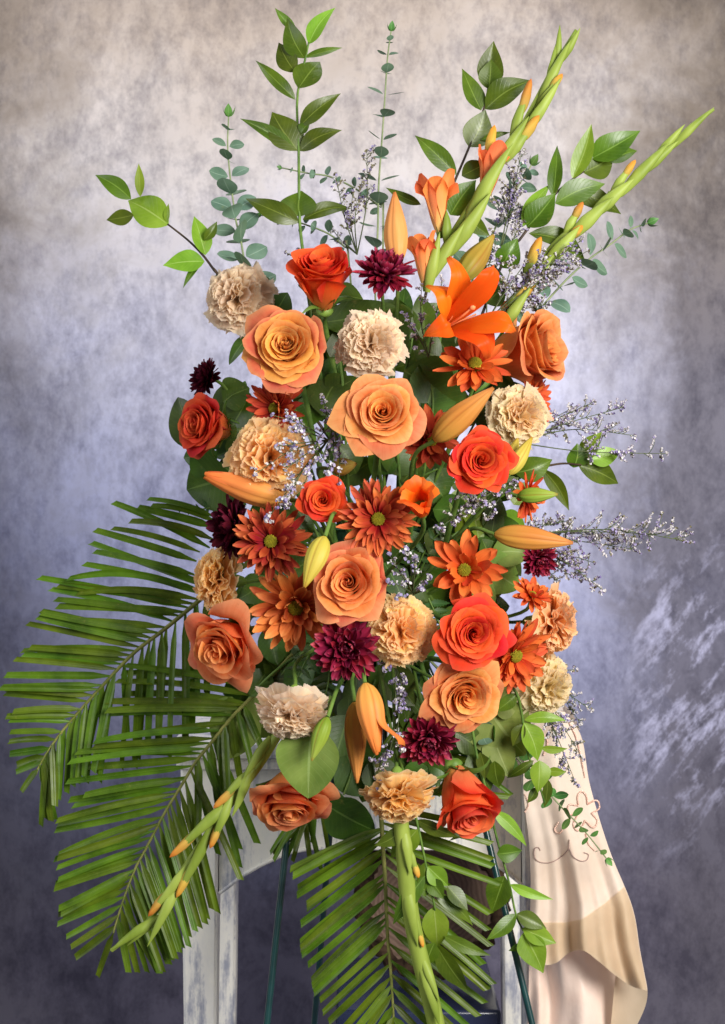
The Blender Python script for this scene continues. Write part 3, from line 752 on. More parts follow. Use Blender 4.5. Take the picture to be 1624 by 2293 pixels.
LEAFLET_CACHE = {}
def palm(label, rach, y0, y1, leaflets, w=17, seed=0, droop=.03, tipcut=True, r=(.0034, .0012), group='palm fronds', dense=17):
    rg = random.Random(seed); n = len(rach)
    P = [W(*p, y0 + (y1 - y0) * i / (n - 1)) for i, p in enumerate(rach)]; o = P[0]
    e = thing('palm_frond', label, 'palm frond', o, group=group)
    part('rachis', MB().tube(smooth_path([p - o for p in P], 40), r, 7), STEM2, e)
    R = np.array(smooth_path([np.array([p[0], p[1], 0.]) for p in rach], 120))[:, :2]
    Y = np.linspace(y0, y1, 120)
    # leaflets between the listed ones, so the comb is as close as in the photograph
    side = {1: [], -1: []}
    for lf in leaflets:
        i = int(np.argmin(((R - np.array(lf[0])) ** 2).sum(1))); T0 = R[min(i + 1, 119)] - R[max(i - 1, 0)]; dv = np.array(lf[1]) - np.array(lf[0])
        side[1 if T0[0] * dv[1] - T0[1] * dv[0] > 0 else -1].append((i, lf))
    more = []
    for sd_ in side.values():
        sd_.sort(key=lambda x: x[0])
        for (i, p), (j, q) in zip(sd_, sd_[1:]):
            gap = math.hypot(p[0][0] - q[0][0], p[0][1] - q[0][1])
            if gap > dense: more.append((tuple(R[(i + j) // 2]), ((p[1][0] + q[1][0]) / 2 + rg.uniform(-12, 12), (p[1][1] + q[1][1]) / 2 + rg.uniform(-6, 6))))
    for lf in list(leaflets) + more:
        b, t = lf[0], lf[1]
        k = int(np.argmin(((R - np.array(b)) ** 2).sum(1))); b = tuple(R[k]) if math.hypot(R[k][0] - b[0], R[k][1] - b[1]) < 40 else b
        yb = Y[k] - .001
        B = W(*b, yb); T = W(*t, yb + rg.uniform(-.025, .02)); L = (T - B).length
        ap = lf[2] if len(lf) > 2 else rg.uniform(-.6, 1.2) * droop
        a, s, nn = frame_of(B, T, Vector((rg.uniform(-.35, .35), -1, rg.uniform(0, .6))))
        U, V = np.meshgrid(np.array([-1, -.5, -.08, 0, .08, .5, 1]), np.linspace(0, 1, 13))
        wd = M_(w, yb) * rg.uniform(.85, 1.12) / 2 * (.22 + .78 * ss(0, .2, V)) * (1 - .22 * V ** 3)
        fo = .42 * rg.uniform(.6, 1.3)
        up = -np.abs(U) * wd * -fo + L * droop * np.sin(V * PI) + .15 * wd * np.exp(-(U / .1) ** 2)
        cut = 1 - (.018 * (U + 1) if tipcut else 0) * V ** 6
        # tip hangs a little
        sd = U * wd * .92; hang = L * ap * np.sin(V * PI)
        O = np.array(tuple(B - o)); A, Sx, Nx = (np.array(tuple(x)) for x in (a, s, nn))
        G = O + (L * V * cut)[..., None] * A + sd[..., None] * Sx + up[..., None] * Nx + hang[..., None] * np.array([0, 0, 1.0])
        part('leaflet', MB().grid(G[..., 0], G[..., 1], G[..., 2]), PALM, e)
    return e
STEM2 = plain_mat('palm_rachis', '#5c6428', '#8c8c48', 50, .5, .3)

def bract_mesh(B, T, w, nrm, origin, rg, hug=.5):
    a, s, n = frame_of(B, T, nrm); L = (T - B).length
    th = np.linspace(0, 2 * PI, 12, endpoint=False)[None]; v = np.linspace(0, 1, 14)[:, None]
    r = w * .63 / 2 * np.interp(v, [0, .12, .4, .75, .93, 1], [.42, .72, 1, .60, .20, .02])
    A, Sx, Nx = (np.array(tuple(x)) for x in (a, s, n))
    keel = 1 + .12 * np.exp(-((np.abs(th - PI / 2)) / .3) ** 2)
    bend = L * .05 * np.sin(v * PI)
    G = np.array(tuple(B - origin)) + (L * v + 0 * th)[..., None] * A + (r * np.cos(th))[..., None] * Sx + (r * .62 * keel * np.sin(th) + bend)[..., None] * Nx
    return MB().grid(G[..., 0], G[..., 1], G[..., 2], closed_u=True)
BRACT = plain_mat('gladiolus_bract', '#748a2c', '#a8ba54', 22, .48, .3, .2, stretch=(1, 1, .25))
GTIP = petal_mat('gladiolus_bud_tip', [(0, '#b8b050'), (.4, '#dcb658'), (.8, '#e8a446'), (1, '#e48a38')], .3)
GLAD = petal_mat('gladiolus_petal', [(0, '#f0c47c'), (.35, '#f6b070'), (.8, '#f89658'), (1, '#f4824a')], .35)
def spike(label, path, y0, y1, buds, group='gladiolus spikes', seed=0, r=(.0055, .002), wk=1.0):
    """buds: (base, tip, width, orange share)"""
    rg = random.Random(seed); n = len(path)
    P = [W(*p, y0 + (y1 - y0) * i / (n - 1)) for i, p in enumerate(path)]; o = P[0]
    e = thing('gladiolus_spike', label, 'gladiolus', o, group=group)
    part('stem', MB().tube(smooth_path([p - o for p in P], 40), r, 8), BRACT, e)
    R = np.array(smooth_path([np.array([p[0], p[1], 0.]) for p in path], 120))[:, :2]; Y = np.linspace(y0, y1, 120)
    for b, t, w, orange in buds:
        w = w * wk
        k = int(np.argmin(((R - np.array(b)) ** 2).sum(1))); yb = Y[k] - rg.uniform(.002, .006)
        B, T = W(*b, yb), W(*t, yb - rg.uniform(.0, .012)); B = B - (T - B) * .12; nr = Vector((rg.uniform(-.5, .5), -1, rg.uniform(-.2, .4)))
        if orange > 0:
            part('bract', bract_mesh(B, B.lerp(T, 1 - orange * .55), M_(w), nr, o, rg), BRACT, e)
            m0 = B.lerp(T, max(.0, .62 - orange * .55))
            part('bud_tip', leaf_bud(m0, T, M_(w) * (.46 + .26 * orange), nr, o), GTIP, e)
        else:
            part('bract', bract_mesh(B, T, M_(w), nr, o, rg), BRACT, e)
    return e
def leaf_bud(B, T, w, nrm, origin):
    a, s, n = frame_of(B, T, nrm); L = (T - B).length
    th = np.linspace(0, 2 * PI, 14, endpoint=False)[None]; v = np.linspace(0, 1, 14)[:, None]
    r = w / 2 * np.interp(v, [0, .25, .55, .85, .97, 1], [.5, .9, .95, .6, .26, .04]) * (1 + .10 * np.cos(3 * th + v * 4))
    A, Sx, Nx = (np.array(tuple(x)) for x in (a, s, n))
    G = np.array(tuple(B - origin)) + (L * v + 0 * th)[..., None] * A + (r * np.cos(th))[..., None] * Sx + (r * np.sin(th))[..., None] * Nx
    return MB().grid(G[..., 0], G[..., 1], G[..., 2], closed_u=True)
def floret_on(e, b, t, w, y, mat, seed=0, flare=1.0, npet=6, name='petal', ty=-.012, close=0.0):
    """a half-open trumpet of petals (gladiolus) as parts of its spike"""
    rg = np.random.default_rng(seed + 40); B, T = W(*b, y), W(*t, y + ty); axis = (T - B).normalized(); L = (T - B).length; R = M_(w, y) / 2
    q = axis.to_track_quat('Z', 'Y'); o = e.location
    flo = part('floret', MB().tube(smooth_path([B - axis * L * .10 - o, B + axis * L * .1 - o, B + axis * L * .30 - o], 8), (R * .16, R * .26, R * .30), 10), CALYX, e)
    for k in range(npet):
        inner = k % 2; U, V = grid_uv(11, 14)
        Lk = L * (1.0 if inner == 0 else .9) * rg.uniform(.88, 1.05)
        w_ = .42 + .75 * np.sin(np.clip(V, 0, 1) ** 1.3 * PI * .8)
        ang = k * PI / 3 + U * w_ * .92
        r = R * (.22 + .62 * V ** .9 - .10 * V ** 3) * (1 - .1 * inner)
        lip = np.clip((V - .72) / .28, 0, 1); fl = flare * rg.uniform(.15, .75)
        r = r * (1 - close * V ** 1.6) + R * fl * lip ** 2
        Ve = V * (1 - .22 * np.abs(U) ** 2.5)
        z = Lk * Ve - Lk * .08 * fl * lip ** 2
        ph = rg.uniform(0, 6.28, 2)
        r = r + R * .07 * V ** 3 * (np.sin(U * 4 + ph[0]) + .5 * np.sin(U * 9 + ph[1]))
        P = [q @ Vector((a, b_, c)) for a, b_, c in zip((r * np.cos(ang)).ravel(), (r * np.sin(ang)).ravel(), z.ravel())]
        P = np.array([tuple(p) for p in P]).reshape(V.shape + (3,)) + np.array(tuple(B - o))
        part(name, MB().grid(P[..., 0], P[..., 1], P[..., 2]), mat, flo)

# limonium: wiry stems with clouds of tiny papery calyces
def limo_mats():
    t = NT('limonium_floret'); uv, u, v, ob = t.uv()
    c = t.ramp(u, [(.0, srgb('#e4e0e0')), (.42, srgb('#cfc8d4')), (.56, srgb('#aa9fc6')), (.72, srgb('#8676ac')), (.86, srgb('#8c8668')), (1., srgb('#6f6a50'))], 'CONSTANT')
    return t.finish(c, .95, .03, .3)
LIMO = limo_mats()
LST = plain_mat('limonium_twig', '#3a4428', '#5f6a44', 60, .6, .2)
def limonium(label, base, tips, y0, y1, dens=1.0, seed=0, size=1.0, group='limonium sprays', brown=0.2, wood=None):
    rg = random.Random(seed); nr = np.random.default_rng(seed)
    B = W(*base, y0); e = thing('limonium_spray', label, 'limonium', B, group=group)
    twig = MB(); fl = MB()
    th = np.linspace(0, 2 * PI, 5, endpoint=False)
    def floret(p, d, s):
        d = d.normalized(); a, sv, nv = frame_of(Vector((0, 0, 0)), d, Vector((rg.uniform(-1, 1), rg.uniform(-1, 1), rg.uniform(-1, 1))))
        A, Sx, Nx = (np.array(tuple(x)) for x in (a, sv, nv)); p = np.array(tuple(p))
        rings = []
        for (l, r) in ((0, .18), (.6, .26), (1.0, .62)):
            rings.append(p + A * l * s + s * r * (np.cos(th)[:, None] * Sx + np.sin(th)[:, None] * Nx))
        V = np.vstack(rings + [[p + A * .72 * s]])
        F = [[j * 5 + i, j * 5 + (i + 1) % 5, (j + 1) * 5 + (i + 1) % 5, (j + 1) * 5 + i] for j in range(2) for i in range(5)]
        x = rg.random(); uu = rg.uniform(.87, .99) if x < brown else (rg.uniform(.0, .5) if x < .80 else rg.uniform(.57, .8))
        uv = np.full((len(V), 2), uu)
        fl.raw(V, F, uv); F3 = [[10 + i, 10 + (i + 1) % 5, 15] for i in range(5)]
        # inner corolla dot
        fl.raw(V, F3, np.full((len(V), 2), uu if rg.random() < .5 else .65))
    for tp in tips:
        t = tp[:2]; spread = tp[2] if len(tp) > 2 else 1.0
        Tp = W(*t, y1 + rg.uniform(-.015, .015)); L = (Tp - B).length
        mid = B.lerp(Tp, .5) + Vector((rg.uniform(-.06, .06) * L, rg.uniform(-.1, .05) * L, rg.uniform(-.03, .08) * L))
        C = smooth_path([Vector((0, 0, 0)), mid - B, Tp - B], 30)
        twig.tube(C, (.0009, .0004), 5)
        nb = int(14 * dens * min(1.6, max(.5, L / .09)))
        for k in range(nb):
            f = rg.uniform(.30, 1.0) ** .8; i = min(28, int(f * 29)); c = Vector(C[i]); T = (Vector(C[i + 1]) - c).normalized()
            sd = Vector((rg.uniform(-1, 1), rg.uniform(-.7, .7), rg.uniform(-1, 1)))
            d = (T * 1.0 + sd.normalized() * .95).normalized()
            bl = L * .20 * (1.15 - f * .75) * spread * rg.uniform(.5, 1.25); bl = min(bl, .028)
            ed = c + d * bl + Vector((0, 0, bl * .12)); cc = smooth_path([c, c + d * bl * .5 + T * bl * .08, ed], 6); twig.tube(cc, (.0005, .0003), 4, caps=False)
            m = max(3, int(bl / .0016 * .95))
            for q in range(m):
                g = .25 + .75 * (q + rg.random()) / m; p = c.lerp(ed, g)
                dd = (d + Vector((rg.uniform(-1, 1), rg.uniform(-1, 1), rg.uniform(-.3, 1.2))) * .9)
                floret(p, dd, .0028 * size * rg.uniform(.7, 1.25))
        for q in range(6): floret(Tp - B, Vector((rg.uniform(-1, 1), rg.uniform(-1, 1), rg.uniform(-1, 1))) + (Tp - B).normalized(), .003 * size)
    part('stem', twig, wood or LST, e); part('florets', fl, LIMO, e, 'stuff')
    return e
def fern(label, stem, y0, y1, n, wmax, seed=0, group='leatherleaf ferns'):
    rg = random.Random(seed); k = len(stem)
    P = [W(*p, y0 + (y1 - y0) * i / (k - 1)) for i, p in enumerate(stem)]; o = P[0]
    e = thing('fern_frond', label, 'fern', o, group=group); C = smooth_path([p - o for p in P], 60)
    part('stem', MB().tube(C, (.0014, .0006), 6), STEM, e)
    for j in range(n):
        t = (j + .6) / n; i = min(58, int(t * 59)); c = Vector(C[i]); T = (Vector(C[i + 1]) - c).normalized(); side = T.cross(Vector((0, 1, 0))).normalized()
        for sg in (-1, 1):
            L = M_(wmax) * (1 - t * .8) * rg.uniform(.85, 1.1)
            d = (side * sg + T * .45 + Vector((0, rg.uniform(-.3, .1), 0))).normalized()
            part('leaflet', leaf_mesh(o + c, o + c + d * L, L * .38, Vector((0, -1, .3)), arch=-.05, fold=.2, origin=o, nu=5, nv=15, widest=.25, serr=.42, tipshape=.9), FERN, e)
    return e

# ------------------------------------------------------------------ the bouquet, thing by thing
FOAM = plain_mat('wet_floral_foam', '#14281a', '#2a4530', 120, .9, .1)
CAGE = plain_mat('foam_cage_plastic', '#16301c', '#24482c', 60, .45, .4)
fo = thing('floral_foam_cage', 'dark green foam block in a cage hidden behind the middle flowers', 'foam cage', FOAM_C - Vector((0, 0, .10)))
part('foam', MB().box((-.055, -.03, 0), (.055, .03, .22), .014), FOAM, fo)
for k in range(5):
    z = .02 + k * .045
    part('cage_bar', MB().tube([(-.058, -.034, z), (.058, -.034, z), (.058, .034, z), (-.058, .034, z), (-.058, -.034, z)], .0018, 6), CAGE, fo)

# petal colours: heart, body, guard petals; deep claw tones paint in crevice shade
def pal(tag_, heart, body, guard, edge=None):
    return (petal_mat('rose_heart_' + tag_, heart, .40, edge=edge), petal_mat('rose_petal_' + tag_, body, .40, edge=edge), petal_mat('rose_guard_' + tag_, guard, .36, edge=edge))
PEACH = pal('peach', [(0, '#dc5c14'), (.45, '#ee7e30'), (.85, '#f69c50'), (1, '#fab868')], [(0, '#e07420'), (.5, '#f09040'), (.9, '#f4a05a'), (1, '#f8b474')], [(0, '#e89a40'), (.5, '#ea8448'), (1, '#ee9866')], ('#fcc880', .3))
ORANGE = pal('orange', [(0, '#d85818'), (.5, '#ee7e38'), (1, '#f49a58')], [(0, '#e0702a'), (.5, '#ec7a3a'), (1, '#f09054')], [(0, '#eaa458'), (.5, '#ee8450'), (1, '#ec8460')], ('#fcc08a', .4))
GOLD = pal('gold', [(0, '#d86c18'), (.5, '#ea8e34'), (1, '#f2b45e')], [(0, '#e08c28'), (.5, '#ea9038'), (1, '#f0a856')], [(0, '#eab450'), (.5, '#ea8848'), (1, '#e2745a')], ('#f8cc80', .4))
RED = pal('red', [(0, '#b81c0c'), (.5, '#e03818'), (1, '#f46236')], [(0, '#d84818'), (.45, '#ea4018'), (1, '#f25a30')], [(0, '#eea050'), (.4, '#ec6432'), (.8, '#ea4420'), (1, '#e03a28')], ('#f87850', .3))
CORAL = pal('coral', [(0, '#d84418'), (.5, '#ec5a2c'), (1, '#f88050')], [(0, '#f07838'), (.45, '#f06034'), (1, '#f67048')], [(0, '#f4a860'), (.4, '#f48a54'), (.85, '#ee5a34'), (1, '#e84a30')], ('#fa9468', .3))
REDL = pal('red_left', [(0, '#c83220'), (.5, '#d84226'), (1, '#e25a38')], [(0, '#dc6a34'), (.45, '#dc4a28'), (1, '#de5030')], [(0, '#dc9048'), (.5, '#d85c36'), (1, '#cc3c2e')], ('#ec7850', .3))

rose('red-orange rose at the top centre, tilted upwards above the tan roses', 722, 626, 176, (-.05, .74, .62), RED, .02, seed=1, openness=.5, hfac=1.4, ragged=.35)
rose('golden orange rose below the top red rose, left of the tan carnation', 645, 780, 200, (-.12, .22, .95), GOLD, -.02, seed=2, roll=.6, openness=.9)
rose('large peach rose facing straight out with pointed outer petals, centre of the bouquet', 857, 925, 186, (.0, .12, 1), PEACH, -.035, seed=3, roll=1.9, ragged=.3, n=36)
rose('red-orange rose on the left edge, turned left below a burgundy mum', 466, 955, 162, (-.68, .12, .66), REDL, .0, seed=4, openness=.6, hfac=1.2)
rose('bright red-orange ruffled rose on the right, below the cream carnation', 1074, 1032, 158, (.12, .04, 1), RED, -.03, seed=5, n=48, openness=.8, ragged=.7)
rose('small tight red-orange rose in the middle, left of a rust daisy mum', 724, 1122, 122, (-.05, .1, 1), RED, -.005, seed=6, n=40, openness=.75, ragged=.3)
rose('soft orange rose behind the yellow lily bud, below the middle daisy mums', 785, 1306, 188, (-.18, .12, .95), ORANGE, -.02, seed=7, openness=.9, roll=2.2)
rose('loose orange rose with folded petals at the left, above the palm fronds', 505, 1442, 200, (-.45, -.38, .80), ORANGE, -.03, seed=8, n=26, ragged=.75, openness=1)
rose('large red-orange rose at the lower right, above an orange rose', 1058, 1418, 170, (.12, .06, 1), RED, -.045, seed=9, n=48, openness=.9, ragged=.55)
rose('orange rose tucked below the large red rose, facing down and right', 1036, 1546, 186, (.22, -.34, .9), PEACH, -.02, seed=10, roll=.5, ragged=.4)
rose('drooping orange rose at the bottom left under a salal leaf', 648, 1788, 205, (.0, -.76, .64), ORANGE, -.03, seed=11, n=30, ragged=.7)
rose('half-closed red-orange rosebud at the bottom right pointing down', 1042, 1788, 200, (.25, -.68, .66), CORAL, -.03, seed=12, n=26, openness=.4, hfac=1.35, ragged=.4)
rose('orange rose at the upper right, turned right beside the open lily', 1176, 788, 222, (.78, .12, .54), PEACH, .03, seed=13, n=28, openness=.55, hfac=1.4, ragged=.5)

TAN = petal_mat('carnation_tan', [(0, '#eccca2'), (.5, '#f0d6b4'), (1, '#f5e2c8')], .55, edge=('#fff2dc', .35), vein=20)
TANP = petal_mat('carnation_tan_heart', [(0, '#d4a880'), (.6, '#e4bc98'), (1, '#eccab0')], .55, edge=('#fff2dc', .35), vein=20)
YEL = petal_mat('carnation_yellow', [(0, '#fac46c'), (.5, '#fdd084'), (1, '#ffde9c')], .55, edge=('#fff2dc', .35), vein=20)
YELP = petal_mat('carnation_yellow_heart', [(0, '#f8bc70'), (.6, '#fcca86'), (1, '#fed89c')], .55, edge=('#fff2dc', .35), vein=20)
CRM = petal_mat('carnation_cream', [(0, '#ecd892'), (.5, '#f4e0ae'), (1, '#f8e8c2')], .55, edge=('#fff2dc', .35), vein=20)
CRMP = petal_mat('carnation_cream_heart', [(0, '#eec890'), (.6, '#f4d4a4'), (1, '#f8dfb6')], .55, edge=('#fff2dc', .35), vein=20)
PCH = petal_mat('carnation_peach', [(0, '#fab870'), (.5, '#fdc688'), (1, '#ffd6a0')], .55, edge=('#fff2dc', .35), vein=20)
PNK = petal_mat('carnation_blush', [(0, '#f8dab4'), (.6, '#fbe4c6'), (1, '#fdeed8')], .55, edge=('#fff2dc', .35), vein=20)
carnation('tan carnation at the upper left, edge of the bouquet', 522, 660, 146, (-.42, .22, .85), TAN, -.01, seed=1, inner=TAN)
carnation('tan carnation between the golden rose and the open lily', 832, 764, 138, (.05, .15, 1), TAN, -.01, seed=2, inner=TAN)
carnation('large yellow carnation at the left with limonium over it', 600, 1026, 166, (-.08, .05, 1), YEL, -.015, seed=3, inner=YELP)
carnation('cream carnation on the right edge above the red-orange rose', 1170, 930, 128, (.25, .05, .95), CRM, .02, seed=4, inner=CRMP)
carnation('yellow carnation in profile at the left with green calyx showing', 470, 1296, 142, (-.92, .10, .30), YEL, .0, seed=5)
carnation('peach-yellow carnation between the burgundy mum and the large red rose', 900, 1416, 142, (.05, .02, 1), YEL, .0, seed=6, inner=YELP)
carnation('peach carnation in profile on the right edge facing right', 1256, 1394, 146, (.92, .0, .30), PCH, .03, seed=7)
carnation('pale yellow carnation at the lower right above the scarf', 1236, 1546, 132, (.62, -.35, .62), CRM, .02, seed=8)
carnation('blush white carnation at the lower left hanging head down', 650, 1618, 150, (-.12, -.90, .40), PNK, -.06, seed=9)
carnation('peach carnation at the bottom centre hanging over the palm', 893, 1802, 150, (.04, -.88, .45), YEL, -.05, seed=10)

RUST = petal_mat('mum_rust', [(0, '#8c1a16'), (.42, '#b03624'), (.8, '#d0643a'), (1, '#e08450')], .25, jitter=.3, vein=9, streak=.3)
RUSTM = petal_mat('mum_rust_red', [(0, '#7c1616'), (.5, '#a02c20'), (.85, '#c25636'), (1, '#d67a4c')], .25, jitter=.35, vein=9, streak=.3)
RUSTD = petal_mat('mum_rust_deep', [(0, '#8a2018'), (.5, '#b03a24'), (1, '#c85a38')], .25, jitter=.3, vein=9, streak=.3)
BRNZ = petal_mat('mum_bronze', [(0, '#a83a20'), (.4, '#cc5a2c'), (.8, '#de7c42'), (1, '#ec9e5e')], .25, jitter=.35, vein=9, streak=.3)
ORG = petal_mat('mum_orange', [(0, '#c8441c'), (.4, '#dc5a28'), (1, '#e67a42')], .3, jitter=.25, vein=9, streak=.25)
BURG = petal_mat('mum_burgundy', [(0, '#360614'), (.45, '#740e2c'), (.85, '#98223e'), (1, '#b05068')], .15, jitter=.4, vein=9, streak=.3)
BURGD = petal_mat('mum_burgundy_dark', [(0, '#240410'), (.5, '#480a1c'), (1, '#641830')], .12, jitter=.4, vein=9, streak=.3)
DA = [(24, 88, 1.0, .15, .05), (22, 78, .95, .13, .06), (18, 66, .82, .11, .10), (13, 54, .64, .11, .15)]
DB = [(16, 92, 1.0, .16, .04), (14, 78, .9, .14, .08), (12, 60, .75, .12, .15), (9, 38, .62, .10, .2), (8, 22, .48, .05, .2), (5, 8, .36, .02, .2)]
DD = [(17, 90, 1.0, .14, .02), (15, 76, .93, .12, .06), (11, 58, .70, .11, .15), (8, 34, .46, .12, .2)]
DC = [(14, 90, 1.0, .12, .02), (12, 74, .9, .10, .1), (8, 50, .6, .10, .2)]
mum('rust daisy mum in profile below the golden rose', 612, 915, 128, (-.55, -.05, .80), RUSTD, .0, DA, seed=1)
mum('rust daisy mum face-on with yellow-green eye, right of the small red rose', 847, 1162, 156, (.0, .05, 1), RUST, -.02, DA, seed=2)
mum('rust daisy mum face-on with yellow-green eye, above the left yellow bud', 606, 1212, 152, (-.05, .08, 1), RUSTM, -.02, DA, seed=3, inner=RUSTD)
mum('bronze mum with broad upturned petals, left of the soft orange rose', 662, 1362, 176, (-.05, -.2, .95), BRNZ, .012, DD, seed=4, wfac=.125, inner=BRNZ)
mum('orange-rust mum with sparse broken petals, above the large red rose', 1040, 1276, 152, (-.15, .1, .95), ORG, -.01, DC, seed=5, wfac=.17, gaps=.18)
mum('orange-rust mum right below the open lily', 1064, 812, 152, (-.1, .45, .80), ORG, .01, DC, seed=6, wfac=.14, gaps=.12)
mum('orange-rust mum peeking out right of the cream carnation', 1196, 902, 124, (.75, .05, .5), ORG, .05, DA, seed=7)
mum('rust mum half hidden at the lower right of the peach rose', 968, 986, 128, (.3, -.1, .9), RUSTD, .03, DC, seed=8, wfac=.15)
mum('small orange mum between green leaves and the peach carnation in profile', 1194, 1330, 86, (.2, .55, .5), ORG, .03, DC, seed=9, wfac=.16)
mum('orange-rust mum fanning out right of the large red rose', 1158, 1470, 150, (.5, -.25, .75), ORG, .02, DA, seed=10, wfac=.14)
mum('orange-rust mum behind the green lily bud on the right', 1188, 1112, 100, (.75, -.1, .5), ORG, .05, DC, seed=11, wfac=.16)
BL = [(22, 96, 1.0, .10, .10), (20, 84, .96, .10, .12), (18, 70, .86, .09, .18), (16, 56, .74, .08, .22), (13, 42, .60, .07, .25), (10, 28, .46, .05, .25), (7, 14, .34, .03, .2)]
def bmum(label, px, py, d, ax, mat, dy, seed): return mum(label, px, py, d, ax, mat, dy, BL, disc=None, seed=seed, wfac=.135, cup=.5, group='burgundy mums')
bmum('burgundy mum at the top right of the upper red rose, under the upright bud', 862, 604, 122, (.05, .62, .7), BURG, .0, 1)
bmum('small dark burgundy mum on the left edge above the left red rose', 456, 846, 84, (-.72, .35, .55), BURGD, .02, 2)
bmum('dark burgundy mum in profile at the left beside the palm tips', 514, 1180, 128, (-.78, .05, .55), BURGD, .0, 3)  # darker petal copy paints in the shadow this mum sits in
bmum('burgundy mum face-on below the soft orange rose', 775, 1454, 132, (.0, .05, 1), BURG, -.03, 4)
bmum('burgundy mum below the lower right orange rose, hanging slightly', 960, 1662, 122, (.05, -.4, .85), BURG, -.02, 5)
bmum('small burgundy mum under the right-pointing lily bud', 1210, 1256, 80, (.2, -.35, .7), BURG, .03, 6)

# lilies
LILY = petal_mat('lily_tepal', [(0, '#f48a28'), (.3, '#fa761c'), (.8, '#fc7018'), (1, '#f28430')], .35, .42, jitter=.12, vein=7, streak=.18)
def lily_mat(name, a, b, c, streak=.25): return petal_mat(name, [(0, a), (.5, b), (1, c)], .2, .42, jitter=.08, vein=7, streak=streak, edge=('#9a5420', .65))
LB_TAN = lily_mat('lily_bud_tan', '#c89a44', '#d08c42', '#d89450'); LB_CRM = lily_mat('lily_bud_cream', '#e2aa5c', '#ecb468', '#e49a50', .3)
LB_OLV = lily_mat('lily_bud_olive', '#8c8a38', '#b08c3c', '#b8a04c'); LB_YEL = lily_mat('lily_bud_yellow', '#c8b84c', '#d4c058', '#c0a840'); LB_GRN = lily_mat('lily_bud_green', '#7c9a34', '#93ac40', '#a0b450')
LB_ORG = lily_mat('lily_bud_orange', '#dca050', '#ec9050', '#ee7c40')
def open_lily():
    c = W(1018, 722, bulge(1018, 722) - .0); ax = AX(.42, .18, .85)
    e = thing('lily', 'open orange lily with six pointed petals at the upper right', 'lily', c - ax * .035, ax, 0)
    M = inv(e); C0 = e.location
    tips = [((1016, 576), .045, .030), ((1110, 596), .075, .032), ((1156, 734), .07, .032), ((1100, 790), .055, .037), ((966, 745), .045, .030), ((968, 640), .03, .030)]
    cy = c.y
    for k, (tp, fw, wd) in enumerate(tips):
        T = W(*tp, cy - fw + .02)
        U, V = grid_uv(11, 20)
        B = C0; Ld = T - B
        n0 = ax
        out = (Ld - ax * Ld.dot(ax)); rad = out.length; out = out.normalized(); hgt = Ld.dot(ax); side = ax.cross(out)
        w = wd / 2 * np.where(V < .5, .35 + .65 * np.sin(V / .5 * PI / 2), np.cos((V - .5) / .5 * PI / 2) ** .75) 
        rr = .004 + rad * V ** 1.25; hh = (hgt) * V + .030 * np.sin(V * PI) - .012 * V ** 6
        cup = -.10 * wd * (1 - U ** 2) + .10 * wd * np.exp(-(U / .12) ** 2) * -1
        wav = .003 * np.sin(V * 11 + k) * U
        o_, s_, a_ = (np.array(tuple(M.to_3x3() @ x)) for x in (out, side, ax))
        P = rr[..., None] * o_ + (U * w)[..., None] * s_ + (hh - cup * 1.0 + wav)[..., None] * a_
        part('petal', MB().grid(P[..., 0], P[..., 1], P[..., 2]), LILY, e)
    PIST = plain_mat('lily_pistil', '#e88a50', '#f4a070', 60, .5, .3)
    part('pistil', MB().tube(smooth_path([(0, 0, 0), (.004, .004, .04), (.010, .010, .060)], 12), (.0014, .0012), 7).tube([(.0095, .0095, .059), (.0105, .0105, .062), (.011, .011, .064)], (.002, .0034, .002), 8), PIST, e)
    for k in range(2):
        a = k * 1.256 + .3; part('filament', MB().tube(smooth_path([(0, 0, 0), (.008 * math.cos(a), .008 * math.sin(a), .03), (.022 * math.cos(a), .022 * math.sin(a), .05)], 10), .0010, 5), PIST, e)
    add_stem(e, ax, r=.003)
open_lily()
lily_bud('upright cream-orange lily bud at the top centre above the burgundy mum', (890, 590), (884, 430), 54, LB_CRM, .02, .02, 1)
lily_bud('olive orange lily bud leaning right above the open lily', (1028, 628), (1106, 526), 56, LB_OLV, .06, .02, 2)
lily_bud('tan lily bud pointing up right between the peach rose and cream carnation', (972, 986), (1106, 868), 60, LB_TAN, -.02, -.02, 3)
lily_bud('yellow-green lily bud leaning out beside the ruffled red-orange rose on the right', (1140, 1062), (1192, 978), 36, LB_YEL, .005, .01, 4)
lily_bud('thin yellow lily bud just below the cream carnation', (1138, 1040), (1160, 980), 30, LB_YEL, .03, .01, 5)
lily_bud('long tan lily bud pointing right over the burgundy mum at the right edge', (1108, 1196), (1284, 1216), 56, LB_TAN, .0, -.01, 6)
lily_bud('yellow-green lily bud leaning on the soft orange rose', (728, 1202), (682, 1316), 50, LB_YEL, -.05, -.02, 7)
lily_bud('green lily bud pointing right at the right edge', (1160, 1110), (1250, 1107), 36, LB_GRN, .03, -.01, 8)
lily_bud('orange half-open lily bud on the left below the yellow carnation', (640, 1118), (458, 1062), 66, LB_ORG, .01, .0, 9, open_=.12, roll=.6)
lily_bud('slim tan-orange lily bud hanging straight down at the bottom centre', (794, 1572), (800, 1754), 50, LB_TAN, -.02, -.01, 10)
lily_bud('orange lily bud hanging down with one petal curled open', (818, 1530), (846, 1690), 62, LB_ORG, -.045, -.02, 11, open_=.06, curled=1.9, curl_dir=Vector((1, -.15, 0)))
lily_bud('small green lily bud hanging beside the blush carnation', (734, 1606), (698, 1704), 38, LB_GRN, -.06, -.01, 12)
lily_bud('small olive bud between the middle red rose and the peach rose', (748, 1050), (798, 1038), 40, LB_OLV, .02, -.03, 13)
